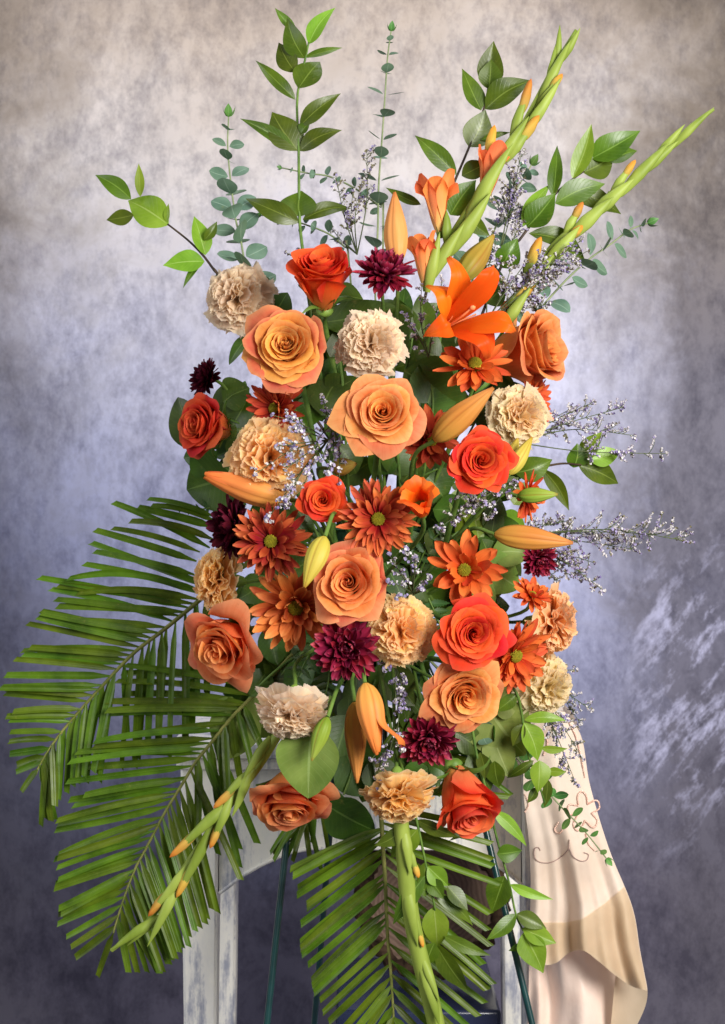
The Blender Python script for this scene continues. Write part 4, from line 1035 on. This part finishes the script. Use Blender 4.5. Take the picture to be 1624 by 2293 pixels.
def half_open():
    b, t = (946, 1150), (934, 1096); y = bulge(*b) - .015
    B = W(*b, y); e = thing('half_open_lily', 'half-open orange lily right of the face-on rust daisy mum', 'lily', B)
    floret_on(e, b, t, 112, y, LILY, seed=5, flare=.75, npet=6, ty=-.04, close=.55)
    add_stem(e, Vector((0, -.4, .6)).normalized(), r=.0028)
half_open()

# gladiolus
g1 = spike('tall gladiolus spike at the top right with three orange florets opening', [(952, 640), (1000, 550), (1062, 450), (1135, 345), (1190, 245), (1240, 150), (1290, 68)], -.02, .06,
      [((1262, 130), (1300, 62), 22, 0), ((1246, 150), (1254, 55), 22, 0), ((1225, 190), (1246, 95), 22, 0), ((1215, 215), (1278, 90), 30, 0), ((1205, 240), (1260, 165), 30, .12), ((1172, 300), (1258, 172), 34, 0),
       ((1150, 305), (1190, 176), 32, .35), ((1140, 350), (1208, 258), 36, .35), ((1120, 360), (1185, 260), 32, 0), ((1092, 350), (1108, 280), 26, .9), ((1055, 480), (1150, 320), 44, 0), ((1010, 560), (1100, 430), 46, 0), ((965, 620), (1040, 500), 42, 0), ((960, 640), (985, 520), 34, 0), ((1000, 540), (1000, 470), 30, 0)], seed=1, r=(.006, .0022), wk=1.28)
floret_on(g1, (1085, 450), (1110, 318), 78, .02, GLAD, 1, .35)
floret_on(g1, (985, 520), (972, 380), 84, .0, GLAD, 2, .7)
floret_on(g1, (952, 640), (945, 515), 66, -.02, GLAD, 3, .45)
g2 = spike('gladiolus spike at the far right leaning outwards with green buds', [(1130, 730), (1190, 620), (1250, 540), (1330, 480), (1400, 420), (1470, 350), (1598, 245)], .0, .08,
      [((1510, 325), (1600, 240), 26, 0), ((1470, 350), (1534, 278), 26, 0), ((1440, 385), (1520, 315), 30, 0), ((1400, 425), (1500, 318), 36, 0), ((1375, 425), (1424, 358), 26, .3), ((1365, 440), (1395, 412), 26, .8), ((1330, 480), (1420, 400), 42, 0), ((1270, 515), (1306, 452), 28, .4), ((1275, 535), (1305, 505), 26, .8), ((1285, 525), (1375, 440), 42, 0),
       ((1180, 605), (1212, 530), 32, .8), ((1225, 590), (1300, 505), 40, 0), ((1185, 640), (1200, 598), 28, .8), ((1180, 650), (1240, 570), 38, 0), ((1145, 680), (1200, 630), 34, .7), ((1130, 730), (1190, 640), 36, 0)], seed=2, wk=1.28)
floret_on(g2, (1150, 745), (1140, 672), 50, .02, GLAD, 6, .6)
g3 = spike('gladiolus spike at the lower left hanging over the palm fronds', [(622, 1645), (575, 1720), (500, 1820), (440, 1905), (380, 1995), (325, 2070), (250, 2128)], -.14, -.10,
      [((600, 1660), (545, 1745), 36, 0), ((560, 1730), (478, 1810), 34, .30), ((560, 1720), (520, 1830), 38, 0), ((515, 1790), (470, 1900), 36, .15), ((510, 1800), (380, 1920), 40, .13), ((470, 1860), (395, 2010), 40, .06), ((430, 1930), (332, 2052), 40, .05), ((400, 1980), (330, 2120), 36, 0), ((345, 2060), (246, 2130), 34, 0), ((350, 2060), (285, 2118), 24, 0)], seed=3, r=(.0058, .0025))
g4 = spike('gladiolus spike hanging straight down over the bottom palm frond', [(898, 1840), (908, 1930), (916, 2020), (935, 2120), (960, 2220), (985, 2330)], -.14, -.11,
      [((914, 1900), (938, 1966), 30, .15), ((905, 1860), (918, 1960), 40, 0), ((924, 2040), (948, 2122), 26, .12), ((912, 1990), (936, 2120), 44, 0), ((948, 2150), (984, 2245), 30, .0), ((945, 2160), (985, 2300), 44, 0)], seed=4, r=(.0088, .0105, .0095, .0105, .010))

# ruscus
RG = 'ruscus stems'
sprig('ruscus_stem', 'tall upright ruscus stem at the top left with pointed green leaves', 'ruscus', [(1345, 1650), (1330, 1510), (1310, 1300), (1305, 900), (1297, 580), (1350, 330), (1365, 255)],
      [((1365, 265), (1515, 35), 90), ((1290, 185), (1165, 45), 50), ((1340, 350), (1222, 112), 118), ((1285, 435), (1185, 255), 105), ((1340, 345), (1565, 266), 52), ((1303, 530), (1425, 345), 150), ((1285, 598), (1050, 348), 75), ((1312, 755), (1550, 552), 92), ((1303, 905), (1150, 664), 178), ((1285, 905), (960, 704), 75), ((1310, 905), (1555, 770), 98), ((1318, 800), (1365, 730), 70), ((1310, 1335), (985, 1188), 105), ((1310, 1300), (1320, 1140), 190), ((1330, 1318), (1620, 1225), 85)],
      RUSC, .0, .06, z=Z1, seed=1, light=(0,), group=RG, r=(.0026, .0012))
sprig('ruscus_stem', 'ruscus stem reaching out to the upper left with bright leaves', 'ruscus', [(850, 1690), (800, 1624), (730, 1530), (640, 1440), (520, 1345)],
      [((525, 1350), (272, 1188), 165), ((300, 1195), (80, 1045), 92), ((315, 1290), (150, 1318), 80), ((355, 1180), (345, 980), 48), ((515, 1335), (518, 1220), 34), ((745, 1530), (690, 1285), 105), ((740, 1440), (815, 1328), 52), ((740, 1568), (492, 1592), 118), ((720, 1568), (600, 1710), 40)],
      RUSC, .0, .03, z=Z1, seed=2, light=(0, 3, 4, 5, 7), group=RG, smat=DSTEM)
sprig('ruscus_stem', 'ruscus stem between the upright eucalyptus and the tall gladiolus', 'ruscus', [(400, 920), (430, 830), (510, 640), (575, 470), (592, 385)],
      [((600, 388), (615, 183), 98), ((595, 388), (606, 258), 84), ((562, 480), (490, 288), 76), ((580, 475), (775, 338), 108), ((510, 640), (580, 478), 112), ((455, 760), (276, 588), 72), ((478, 765), (590, 705), 74), ((428, 935), (535, 780), 112), ((560, 608), (690, 575), 24), ((490, 930), (598, 1022), 60), ((300, 890), (150, 808), 40)],
      RUSC, .02, .07, z=Z2, seed=3, group=RG, smat=DSTEM)
sprig('ruscus_stem', 'ruscus stem at the upper right with broad glossy leaves beside the far gladiolus', 'ruscus', [(640, 1180), (740, 1030), (870, 860), (960, 780), (1010, 745)],
      [((875, 855), (885, 620), 56), ((960, 778), (1042, 540), 72), ((1040, 690), (1252, 558), 104), ((1005, 750), (1140, 668), 108), ((1118, 705), (1240, 642), 72), ((885, 885), (1105, 792), 92), ((948, 822), (1188, 914), 84), ((762, 988), (885, 838), 100), ((745, 985), (865, 800), 60), ((770, 1015), (1045, 1142), 86), ((650, 1165), (722, 1038), 96)],
      RUSC, .03, .07, z=Z2, seed=4, light=(1, 8), group=RG, smat=DSTEM)
sprig('ruscus_stem', 'short ruscus stem sticking out to the right of the red-orange rose', 'ruscus', [(60, 850), (200, 815), (350, 790), (510, 762), (640, 770)],
      [((590, 790), (610, 622), 150), ((660, 735), (778, 545), 112), ((700, 740), (922, 668), 118), ((620, 770), (925, 895), 135), ((190, 825), (448, 735), 150), ((378, 800), (558, 1084), 90), ((130, 870), (238, 915), 66)],
      RUSC, -.04, .03, z=Z5, seed=5, light=(1, 2), group=RG, smat=DSTEM)
sprig('ruscus_stem', 'leafy ruscus stem arching down in front of the scarf top', 'ruscus', [(430, 40), (490, 190), (520, 400), (590, 600), (620, 700)],
      [((470, 95), (345, 195), 66), ((505, 255), (592, 470), 115), ((508, 240), (738, 236), 54), ((600, 395), (748, 402), 38), ((560, 465), (408, 572), 46), ((592, 465), (592, 645), 110), ((638, 525), (742, 530), 44), ((638, 570), (630, 735), 52), ((575, 615), (525, 702), 44), ((505, 265), (440, 385), 66)],
      RUSC, -.06, -.03, z=Z4, seed=6, light=(1, 2, 3, 5, 6), group=RG)
sprig('ruscus_stem', 'long ruscus stem trailing down along the right easel leg', 'ruscus', [(205, 130), (212, 230), (240, 420), (300, 650), (350, 880), (420, 1130), (460, 1320), (500, 1410)],
      [((262, 420), (290, 572), 64), ((342, 468), (368, 612), 92), ((335, 745), (532, 942), 62), ((355, 985), (498, 968), 88), ((398, 1108), (325, 1314), 122), ((428, 1155), (668, 1240), 50), ((462, 1318), (296, 1464), 70), ((465, 1318), (634, 1396), 78), ((498, 1398), (684, 1482), 92), ((500, 1425), (614, 1645), 132), ((492, 1480), (420, 1526), 36), ((305, 770), (90, 912), 42)],
      RUSC, -.06, -.03, z=Z4, seed=7, light=(2, 5, 8, 9), group=RG)
sprig('ruscus_stem', 'leafy ruscus stem hanging down at the bottom centre beside the gladiolus', 'ruscus', [(900, 380), (950, 540), (990, 680), (1040, 870), (1080, 1060), (1140, 1350), (1150, 1400)],
      [((1045, 915), (885, 1112), 118), ((960, 910), (785, 1012), 80), ((1092, 1110), (1060, 1280), 100), ((1088, 1195), (898, 1495), 88), ((1105, 1138), (1226, 1252), 104), ((1112, 1215), (1200, 1330), 90), ((1222, 1255), (1345, 1402), 86), ((1152, 1315), (1375, 1492), 70), ((1142, 1378), (1162, 1645), 132), ((1205, 1555), (1482, 1672), 66), ((1145, 1595), (1088, 1735), 92), ((1160, 1615), (1345, 1892), 112), ((1042, 860), (1285, 965), 72), ((985, 660), (905, 590), 80), ((1120, 1290), (1040, 1260), 60)],
      RUSC, -.15, -.12, z=Z3, seed=8, light=(0, 4, 8), group=RG)

# eucalyptus
eucalyptus('tall thin eucalyptus stem at the top centre with tiny paired leaves', [(840, 620), (846, 520), (848, 420), (855, 320), (862, 220), (868, 130), (876, 70)], .03, .06, 12, 48, EUCA, 1, edge_on=.8)
eucalyptus('upright eucalyptus stem with round grey-green leaves at the upper left', [(552, 640), (548, 593), (540, 541), (529, 496), (522, 448), (514, 380), (510, 325), (512, 262)], .02, .04, 12, 62, EUCA, 2, edge_on=.1)
eucalyptus('eucalyptus twig pointing left between the tall ruscus and limonium, upper one', [(860, 470), (800, 425), (740, 396), (690, 388), (632, 376)], .05, .06, 8, 28, EUCA, 3, .3)
eucalyptus('eucalyptus twig pointing left just above the top red rose, lower one', [(780, 560), (740, 526), (690, 505), (640, 490), (586, 482)], .04, .05, 8, 30, EUCA, 4, .3)
eucalyptus('eucalyptus stem fanning out to the right under the far gladiolus', [(1170, 740), (1220, 680), (1270, 625), (1320, 580), (1370, 545), (1410, 515), (1450, 500)], .03, .07, 12, 56, EUCA, 5, .2)
eucalyptus('eucalyptus stem behind the tall gladiolus spike', [(1060, 620), (1095, 540), (1130, 470), (1165, 410), (1190, 370)], .06, .08, 9, 60, EUCA, 6, .1)
eucalyptus('eucalyptus stem trailing down across the scarf at the lower right', [(1080, 1600), (1120, 1650), (1165, 1705), (1215, 1760), (1260, 1810), (1310, 1862), (1358, 1922)], -.02, .05, 14, 44, EUCA_D, 7, .2)
eucalyptus('dark eucalyptus twig below the lower orange rose', [(1040, 1560), (1062, 1610), (1082, 1650), (1100, 1690)], -.03, -.02, 5, 40, EUCA, 8, .1)

# salal: broad leaves between the flowers
def salal(label, stem, leaves, y0, y1, mat=SALAL, seed=0, **k):
    return sprig('salal_sprig', label, 'salal', stem, leaves, mat, y0, y1, seed=seed, group='salal sprigs', extra=k.pop('extra', 14), wide=1.0, arch=.06, fold=.18, widest=.38, tipshape=.75, **k)
salal('broad dull green salal leaf over the drooping bottom rose', [(740, 1560), (715, 1600), (700, 1628)], [((700, 1620), (690, 1788), 142, .0)], -.15, -.195, SALAL_L, 1, extend=False, extra=0)
salal('dark salal leaves at the bottom centre left of the peach carnation', [(800, 1640), (790, 1720), (770, 1780)], [((728, 1800), (838, 1868), 100, .0), ((770, 1680), (840, 1780), 110, -.1), ((780, 1600), (750, 1700), 90), ((830, 1700), (870, 1790), 80)], -.04, -.06, seed=2)
salal('light salal leaves behind the lower right orange rose', [(1080, 1480), (1100, 1540), (1120, 1600)], [((1080, 1560), (1175, 1690), 140, -.1), ((1095, 1570), (1165, 1560), 90), ((1100, 1640), (1140, 1740), 70)], -.03, -.02, SALAL_L, 3)
salal('salal leaves showing behind the top of the golden rose', [(760, 800), (700, 740), (640, 690)], [((600, 730), (640, 650), 74), ((575, 720), (600, 620), 46), ((700, 700), (760, 690), 70), ((580, 715), (545, 720), 50), ((560, 750), (508, 812), 30)], .0, .01, seed=4)
salal('glossy salal leaves under the top red rose, over the tan carnation', [(850, 860), (850, 760), (840, 700)], [((720, 722), (890, 690), 74), ((845, 690), (905, 790), 80), ((740, 800), (770, 730), 40)], -.02, .0, seed=5)
salal('large dark salal leaves right of the peach rose', [(960, 1000), (970, 900), (960, 830)], [((905, 830), (1020, 900), 130), ((950, 930), (1010, 790), 110), ((990, 800), (930, 780), 80), ((960, 860), (1060, 950), 100)], -.04, -.03, seed=6)
salal('dark salal leaves behind the left red rose', [(620, 1000), (540, 950), (480, 930)], [((500, 900), (560, 870), 80), ((440, 1010), (400, 890), 80), ((560, 880), (500, 970), 70), ((470, 1020), (410, 1025), 60), ((540, 960), (560, 1050), 80)], .02, .03, seed=7)
salal('broad salal leaf left of the orange half-open bud', [(560, 1080), (520, 1085), (480, 1080)], [((520, 1070), (412, 1100), 125), ((480, 1050), (430, 1010), 70)], .02, .03, seed=8)
salal('salal leaves on the right below the long tan bud', [(1020, 1300), (1080, 1270), (1120, 1250)], [((1060, 1250), (1170, 1320), 90), ((1090, 1230), (1120, 1340), 90), ((1100, 1240), (1190, 1240), 70), ((1070, 1330), (1110, 1350), 60)], -.03, -.01, SALAL_L, 9)
salal('salal leaf peeking out below the right daisy mum, yellow-green', [(1030, 1400), (1050, 1370), (1065, 1350)], [((1065, 1370), (1098, 1308), 66), ((1100, 1380), (1140, 1420), 60)], -.04, -.03, SALAL_L, 10)
salal('salal leaves behind the lower palm frond and left rose', [(620, 1500), (560, 1560), (540, 1600)], [((545, 1580), (510, 1700), 110), ((570, 1560), (600, 1640), 70), ((520, 1560), (480, 1640), 60)], .01, .03, SALAL_L, 11)
salal('salal leaves between the cream carnation and the red-orange rose, right side', [(1040, 950), (1090, 910), (1130, 880)], [((1110, 900), (1180, 870), 70), ((1080, 960), (1120, 900), 60), ((1130, 1060), (1180, 1030), 60), ((1100, 870), (1150, 860), 50)], .0, .02, seed=12)
salal('salal leaves in the dark gap right of the golden rose', [(760, 960), (740, 900), (730, 860)], [((730, 880), (790, 850), 70), ((720, 930), (760, 840), 90), ((700, 880), (690, 960), 70), ((760, 1000), (800, 1060), 80)], .0, .01, seed=13)
salal('deep green leaves in the middle between the two red roses', [(880, 1160), (930, 1080), (980, 1050)], [((870, 1060), (910, 1000), 80), ((950, 1060), (1000, 1120), 90), ((970, 1140), (1060, 1160), 70), ((900, 1080), (960, 1010), 80), ((1000, 1180), (1090, 1150), 70), ((880, 1010), (830, 1060), 70)], .02, .0, seed=14)
salal('deep green leaves low in the middle behind the burgundy mum', [(850, 1420), (820, 1480), (790, 1540)], [((700, 1480), (640, 1560), 70), ((760, 1540), (720, 1620), 70), ((860, 1500), (930, 1580), 80), ((880, 1480), (840, 1580), 60), ((930, 1540), (910, 1640), 70), ((980, 1580), (900, 1700), 80), ((960, 1480), (930, 1400), 70)], .0, -.01, seed=15)
salal('deep green leaves right of the soft orange rose', [(900, 1360), (930, 1300), (950, 1260)], [((880, 1250), (950, 1200), 80), ((940, 1300), (990, 1380), 80), ((900, 1330), (980, 1320), 70), ((960, 1240), (1010, 1190), 70), ((860, 1260), (900, 1340), 70)], .01, -.01, seed=16)
salal('deep green leaves left of the soft orange rose', [(760, 1360), (660, 1300), (580, 1290)], [((600, 1300), (530, 1340), 70), ((640, 1290), (700, 1250), 70), ((560, 1290), (580, 1380), 80), ((600, 1400), (620, 1490), 70), ((690, 1170), (650, 1120), 70), ((640, 1150), (700, 1210), 70), ((540, 1240), (500, 1270), 60)], .02, .02, seed=17)
salal('salal leaves at the bottom right above the red-orange rosebud', [(960, 1600), (980, 1680), (1000, 1730)], [((1000, 1740), (930, 1700), 70), ((960, 1700), (1030, 1740), 60), ((1050, 1690), (1100, 1770), 60), ((1020, 1640), (1080, 1680), 60), ((960, 1720), (900, 1760), 60)], -.03, -.04, seed=18)
salal('dark leaves in the gap right of the upper tan carnation', [(900, 880), (920, 780), (930, 700)], [((920, 760), (900, 680), 60), ((930, 740), (990, 680), 60), ((910, 800), (880, 740), 50), ((950, 760), (940, 660), 54), ((1130, 620), (1070, 650), 50), ((1090, 680), (1130, 640), 60)], .0, .02, seed=19)
salal('light leaves fanning out behind the right lily bud', [(990, 1220), (1040, 1180), (1080, 1150)], [((1020, 1200), (1110, 1130), 60), ((1040, 1170), (1130, 1180), 60), ((1080, 1100), (1150, 1080), 60), ((1010, 1150), (1080, 1100), 60), ((1150, 1130), (1180, 1080), 50)], .0, .01, RUSC_L, 20)

salal('dark leaves between the loose left rose and the blush carnation', [(700, 1440), (640, 1500), (600, 1560)], [((600, 1540), (570, 1610), 70), ((630, 1500), (610, 1590), 70), ((660, 1500), (700, 1580), 70), ((600, 1500), (560, 1560), 60), ((560, 1540), (580, 1640), 60)], .02, .03, seed=21)
fern('leatherleaf fern below the left bronze mum', [(720, 1420), (690, 1470), (665, 1520), (640, 1570)], -.02, -.03, 7, 60, 1)
fern('small leatherleaf fern tip at the left edge beside the dark burgundy mum', [(560, 1110), (500, 1130), (450, 1140), (396, 1142)], .03, .04, 8, 40, 2)
fern('leatherleaf fern in the middle right of the peach-yellow carnation', [(960, 1340), (985, 1400), (990, 1450)], -.01, -.02, 7, 50, 3)
fern('leatherleaf fern in shade right of the middle daisy mum', [(930, 1280), (960, 1220), (1000, 1180)], .0, -.02, 7, 60, 4)
fern('leatherleaf fern hanging among stems at the lower centre', [(740, 1470), (735, 1530), (720, 1590)], -.01, -.03, 7, 56, 5)

# palm fronds
def zz(z, L): return [tuple([z(a), z(b)] + list(r)) for a, b, *r in L]
A_left = [((1290, 320), (820, 200)), ((1290, 400), (770, 285), .05), ((1260, 445), (670, 168)), ((1200, 470), (665, 325), .03), ((1180, 525), (560, 335)), ((1180, 610), (555, 465)), ((1190, 690), (395, 625), .09), ((1190, 735), (455, 715), .05), ((1125, 800), (220, 620)), ((1110, 825), (330, 795)),
          ((1020, 870), (290, 690)), ((985, 905), (295, 875)), ((905, 965), (235, 820)), ((830, 1020), (155, 895)), ((800, 1040), (120, 1065)), ((735, 1100), (185, 1045)), ((675, 1155), (78, 1110)), ((590, 1230), (0, 1280)), ((555, 1265), (-10, 1285)), ((495, 1330), (20, 1320)), ((455, 1385), (70, 1430)), ((395, 1465), (50, 1480)), ((350, 1520), (55, 1550)), ((315, 1580), (50, 1610)), ((280, 1640), (55, 1680)), ((255, 1690), (100, 1745)), ((235, 1715), (95, 1790)), ((225, 1770), (130, 1910)), ((1290, 260), (880, 150), .04), ((1300, 290), (900, 190), .05)]
A_right = [((1260, 760), (1240, 1330)), ((1210, 790), (1190, 1400)), ((1170, 790), (1150, 1560)), ((1120, 840), (1110, 1690)), ((1060, 890), (1020, 1720)), ((1000, 920), (950, 1650)), ((930, 980), (890, 1680)), ((860, 1040), (810, 1770)), ((800, 1080), (730, 1780)), ((740, 1130), (770, 1560)), ((680, 1170), (560, 1800)), ((680, 1180), (600, 1860)), ((610, 1260), (610, 1760)), ((590, 1260), (500, 1800)), ((545, 1330), (520, 1860)), ((475, 1400), (440, 1880)), ((410, 1470), (400, 1920)), ((360, 1550), (350, 1960)), ((320, 1600), (280, 2080)), ((290, 1660), (250, 2120)), ((260, 1700), (310, 2090)), ((240, 1740), (330, 2080)), ((310, 1620), (330, 2000))]
palm('upper left palm frond sweeping out over the backdrop', [(600, 1235), (520, 1285), (440, 1350), (370, 1408), (300, 1462), (235, 1530), (180, 1590), (130, 1650), (92, 1708), (80, 1735)], .03, .02, zz(ZL, A_left + A_right), 18, 1, droop=.02, dense=30)
B_left = zz(ZL, [((1490, 1300), (680, 1245)), ((1445, 1335), (740, 1320), .02), ((1445, 1362), (630, 1365)), ((1390, 1445), (560, 1445)), ((1350, 1480), (720, 1575)), ((1300, 1530), (550, 1612)), ((1510, 1230), (735, 1145)), ((1510, 1200), (725, 1195))])
B_left += zz(ZB, [((970, 240), (215, 320)), ((950, 270), (345, 255)), ((900, 340), (205, 425)), ((860, 400), (220, 525)), ((850, 395), (300, 500)), ((810, 480), (150, 640)), ((780, 555), (145, 690)), ((735, 605), (160, 830)), ((690, 685), (140, 850)), ((645, 775), (160, 965)), ((610, 850), (140, 1010)), ((580, 905), (165, 1120)), ((550, 975), (165, 1150)), ((525, 1045), (160, 1205)), ((510, 1100), (210, 1275)), ((490, 1155), (235, 1330)), ((475, 1210), (260, 1385)), ((460, 1260), (385, 1490)), ((1010, 175), (350, 235)), ((830, 455), (240, 560))])
B_right = zz(ZB, [((1110, 80), (1165, 420)), ((1200, 20), (1290, 260)), ((1050, 170), (1080, 560)), ((1010, 220), (1045, 590)), ((940, 300), (930, 700)), ((900, 370), (1170, 970)), ((870, 420), (1045, 1150)), ((840, 470), (1010, 1130)), ((800, 550), (975, 1210)), ((745, 620), (920, 1250)), ((695, 720), (885, 1335)), ((650, 810), (835, 1365)), ((610, 890), (790, 1405)), ((580, 980), (745, 1470)), ((555, 1050), (660, 1470)), ((530, 1080), (720, 1470)), ((520, 1110), (605, 1470)), ((500, 1170), (555, 1470)), ((960, 280), (1165, 800)), ((1010, 200), (1260, 770)), ((985, 250), (1160, 900))])
palm('lower left palm frond pointing down behind the gladiolus', [(655, 1465), (574, 1551), (520, 1605), (471, 1666), (438, 1707), (405, 1761), (368, 1822), (327, 1900), (303, 1945), (282, 1999), (262, 2060), (254, 2090)], .03, -.06, B_left + B_right, 18, 2, droop=.02, dense=30, r=(.0026, .0012))
C_left = [((825, 900), (270, 1160)), ((828, 930), (285, 1200)), ((830, 960), (315, 1270)), ((830, 985), (310, 1315)), ((835, 1030), (370, 1370)), ((838, 1060), (372, 1400)), ((838, 1090), (335, 1490)), ((838, 1180), (330, 1600)), ((840, 1215), (333, 1640)), ((840, 1250), (340, 1675)), ((840, 1330), (378, 1735)), ((842, 1410), (400, 1830)), ((842, 1450), (402, 1860)), ((842, 1490), (415, 1905)), ((848, 1570), (450, 1945)), ((860, 1650), (470, 2025)), ((870, 1730), (505, 2075)), ((880, 1800), (560, 2150)), ((885, 1850), (620, 2180)), ((890, 1910), (690, 2200)), ((895, 1970), (740, 2230)), ((900, 2040), (800, 2240))]
C_right = [((830, 700), (1610, 720), .02), ((830, 780), (1495, 920)), ((835, 830), (1500, 1005)), ((840, 880), (1505, 1100)), ((845, 920), (1510, 1140)), ((850, 985), (1555, 1250)), ((855, 1020), (1490, 1430)), ((860, 1060), (1480, 1530)), ((860, 1130), (1495, 1625)), ((865, 1230), (1445, 1735)), ((870, 1310), (1510, 1855)), ((870, 1360), (1480, 1875)), ((872, 1400), (1470, 1890)), ((875, 1490), (1460, 1965)), ((880, 1590), (1418, 2045)), ((885, 1690), (1350, 2100)), ((890, 1790), (1300, 2150)), ((895, 1870), (1230, 2200)), ((900, 1950), (1150, 2230)), ((905, 2040), (1080, 2250))]
palm('palm frond hanging straight down at the bottom centre', [(845, 1700), (852, 1800), (858, 1900), (863, 1982), (868, 2094), (876, 2187), (882, 2293), (884, 2345)], -.06, -.09, zz(Z3, C_left + C_right), 19, 3, droop=.015, dense=99)
palm('short dark palm frond tip behind the drooping bottom rose', [(740, 1740), (700, 1800), (672, 1850), (650, 1885)], .0, .01, [((720, 1770), (608, 1905), .03), ((700, 1800), (612, 1930), .05), ((690, 1820), (640, 1925)), ((680, 1840), (655, 1930)), ((660, 1870), (612, 1900), .06), ((710, 1790), (700, 1890)), ((720, 1780), (735, 1900)), ((690, 1820), (720, 1950))], 13, 4, droop=.05)
palm('small palm frond in the shade between the bottom bud and the lower right rose', [(900, 1600), (960, 1660), (1010, 1700), (1060, 1740)], .0, .0, [((930, 1630), (1000, 1640)), ((950, 1650), (1090, 1650)), ((980, 1680), (1120, 1700)), ((1010, 1700), (1148, 1782)), ((960, 1660), (950, 1760)), ((990, 1690), (1000, 1800)), ((900, 1610), (840, 1700)), ((880, 1600), (790, 1640)), ((910, 1610), (870, 1720)), ((1030, 1710), (1060, 1830)), ((880, 1590), (740, 1600)), ((885, 1590), (760, 1560))], 14, 5, droop=.03)

# limonium
limonium('limonium spray rising between the tall ruscus and the thin eucalyptus', (800, 570), [(822, 340), (752, 392), (790, 430), (742, 510), (812, 400), (770, 545)], .03, .05, .9, 1, brown=.45)
limonium('small limonium tuft left of the top red rose', (690, 600), [(642, 566), (668, 560)], .03, .03, .9, 2, brown=.4)
limonium('limonium spray rising behind the tall gladiolus florets', (1110, 600), [(1168, 344), (1130, 440), (1150, 400), (1180, 470)], .04, .07, 1.2, 3, brown=.3, size=1.15)
limonium('limonium spray fanning out at the upper right over the far gladiolus', (1090, 720), [(1315, 562), (1240, 638), (1200, 560), (1112, 540), (1180, 620), (1260, 590), (1300, 540), (1150, 580), (1170, 690), (1230, 680)], -.02, .02, 1.15, 4, brown=.2, size=1.15)
limonium('limonium spray beside the open lily, left of it', (960, 800), [(900, 702), (944, 640), (965, 742), (930, 780), (990, 630), (912, 720)], -.07, -.08, .8, 5, size=.95, brown=.1)
limonium('limonium wisp lying on the upper tan carnation', (880, 850), [(862, 770), (850, 800), (885, 790)], -.10, -.12, .8, 6, size=.9, brown=.05)
limonium('wispy white limonium sprig reaching out to the right, upper one', (1150, 990), [(1492, 1016), (1330, 900), (1395, 912), (1280, 915), (1420, 975), (1260, 960)], .0, .04, .85, 7, brown=.08)
limonium('long limonium sprig reaching out to the right, lower one', (1130, 1200), [(1530, 1210), (1352, 1322), (1276, 1165), (1300, 1300), (1420, 1230), (1360, 1200), (1240, 1170), (1250, 1300), (1450, 1195), (1330, 1260)], .0, .04, 1.15, 8, brown=.2)
limonium('lilac limonium sprig spread over the large yellow carnation', (735, 985), [(575, 1060), (612, 930), (640, 1120), (598, 1165), (640, 1050), (650, 960), (680, 1090), (620, 1000)], -.15, -.19, .8, 9, brown=.03)
limonium('lilac limonium cluster over the top of the small red rose', (745, 950), [(736, 1060), (720, 1030), (752, 1010), (700, 1010), (760, 1080)], -.16, -.20, .9, 10, brown=.03)
limonium('dark limonium cluster left of the peach rose', (750, 1010), [(722, 890), (752, 920), (735, 940), (762, 960)], -.10, -.12, .9, 11, brown=.2)
limonium('lilac limonium cluster right of the soft orange rose', (925, 1330), [(872, 1242), (890, 1340), (962, 1292), (930, 1250), (900, 1280), (870, 1300), (945, 1320), (910, 1230)], -.19, -.22, 1.0, 12, brown=.03)
limonium('thin limonium wisps hanging right of the curled lily bud', (880, 1480), [(886, 1570), (908, 1610), (862, 1500), (900, 1540), (890, 1650)], -.12, -.17, .65, 13, brown=.06)
limonium('limonium wisps hanging above the bottom peach carnation', (885, 1640), [(848, 1765), (832, 1700), (900, 1680), (860, 1720), (842, 1740)], -.15, -.18, .7, 14, brown=.05)
limonium('limonium sprig under the red-orange rose on the right', (1160, 1070), [(985, 1182), (1012, 1120), (1100, 1095), (1050, 1130), (1090, 1160), (1140, 1110), (1030, 1160)], -.14, -.16, 1.0, 15, brown=.12)
limonium('limonium sprig hanging in front of the scarf top', (1180, 1500), [(1325, 1590), (1305, 1700), (1262, 1650), (1290, 1755), (1230, 1620), (1300, 1620), (1290, 1500)], .0, .03, .9, 16, brown=.15)
print('objects', len(bpy.data.objects), 'tris', sum(len(m.polygons) * 2 for m in bpy.data.meshes))
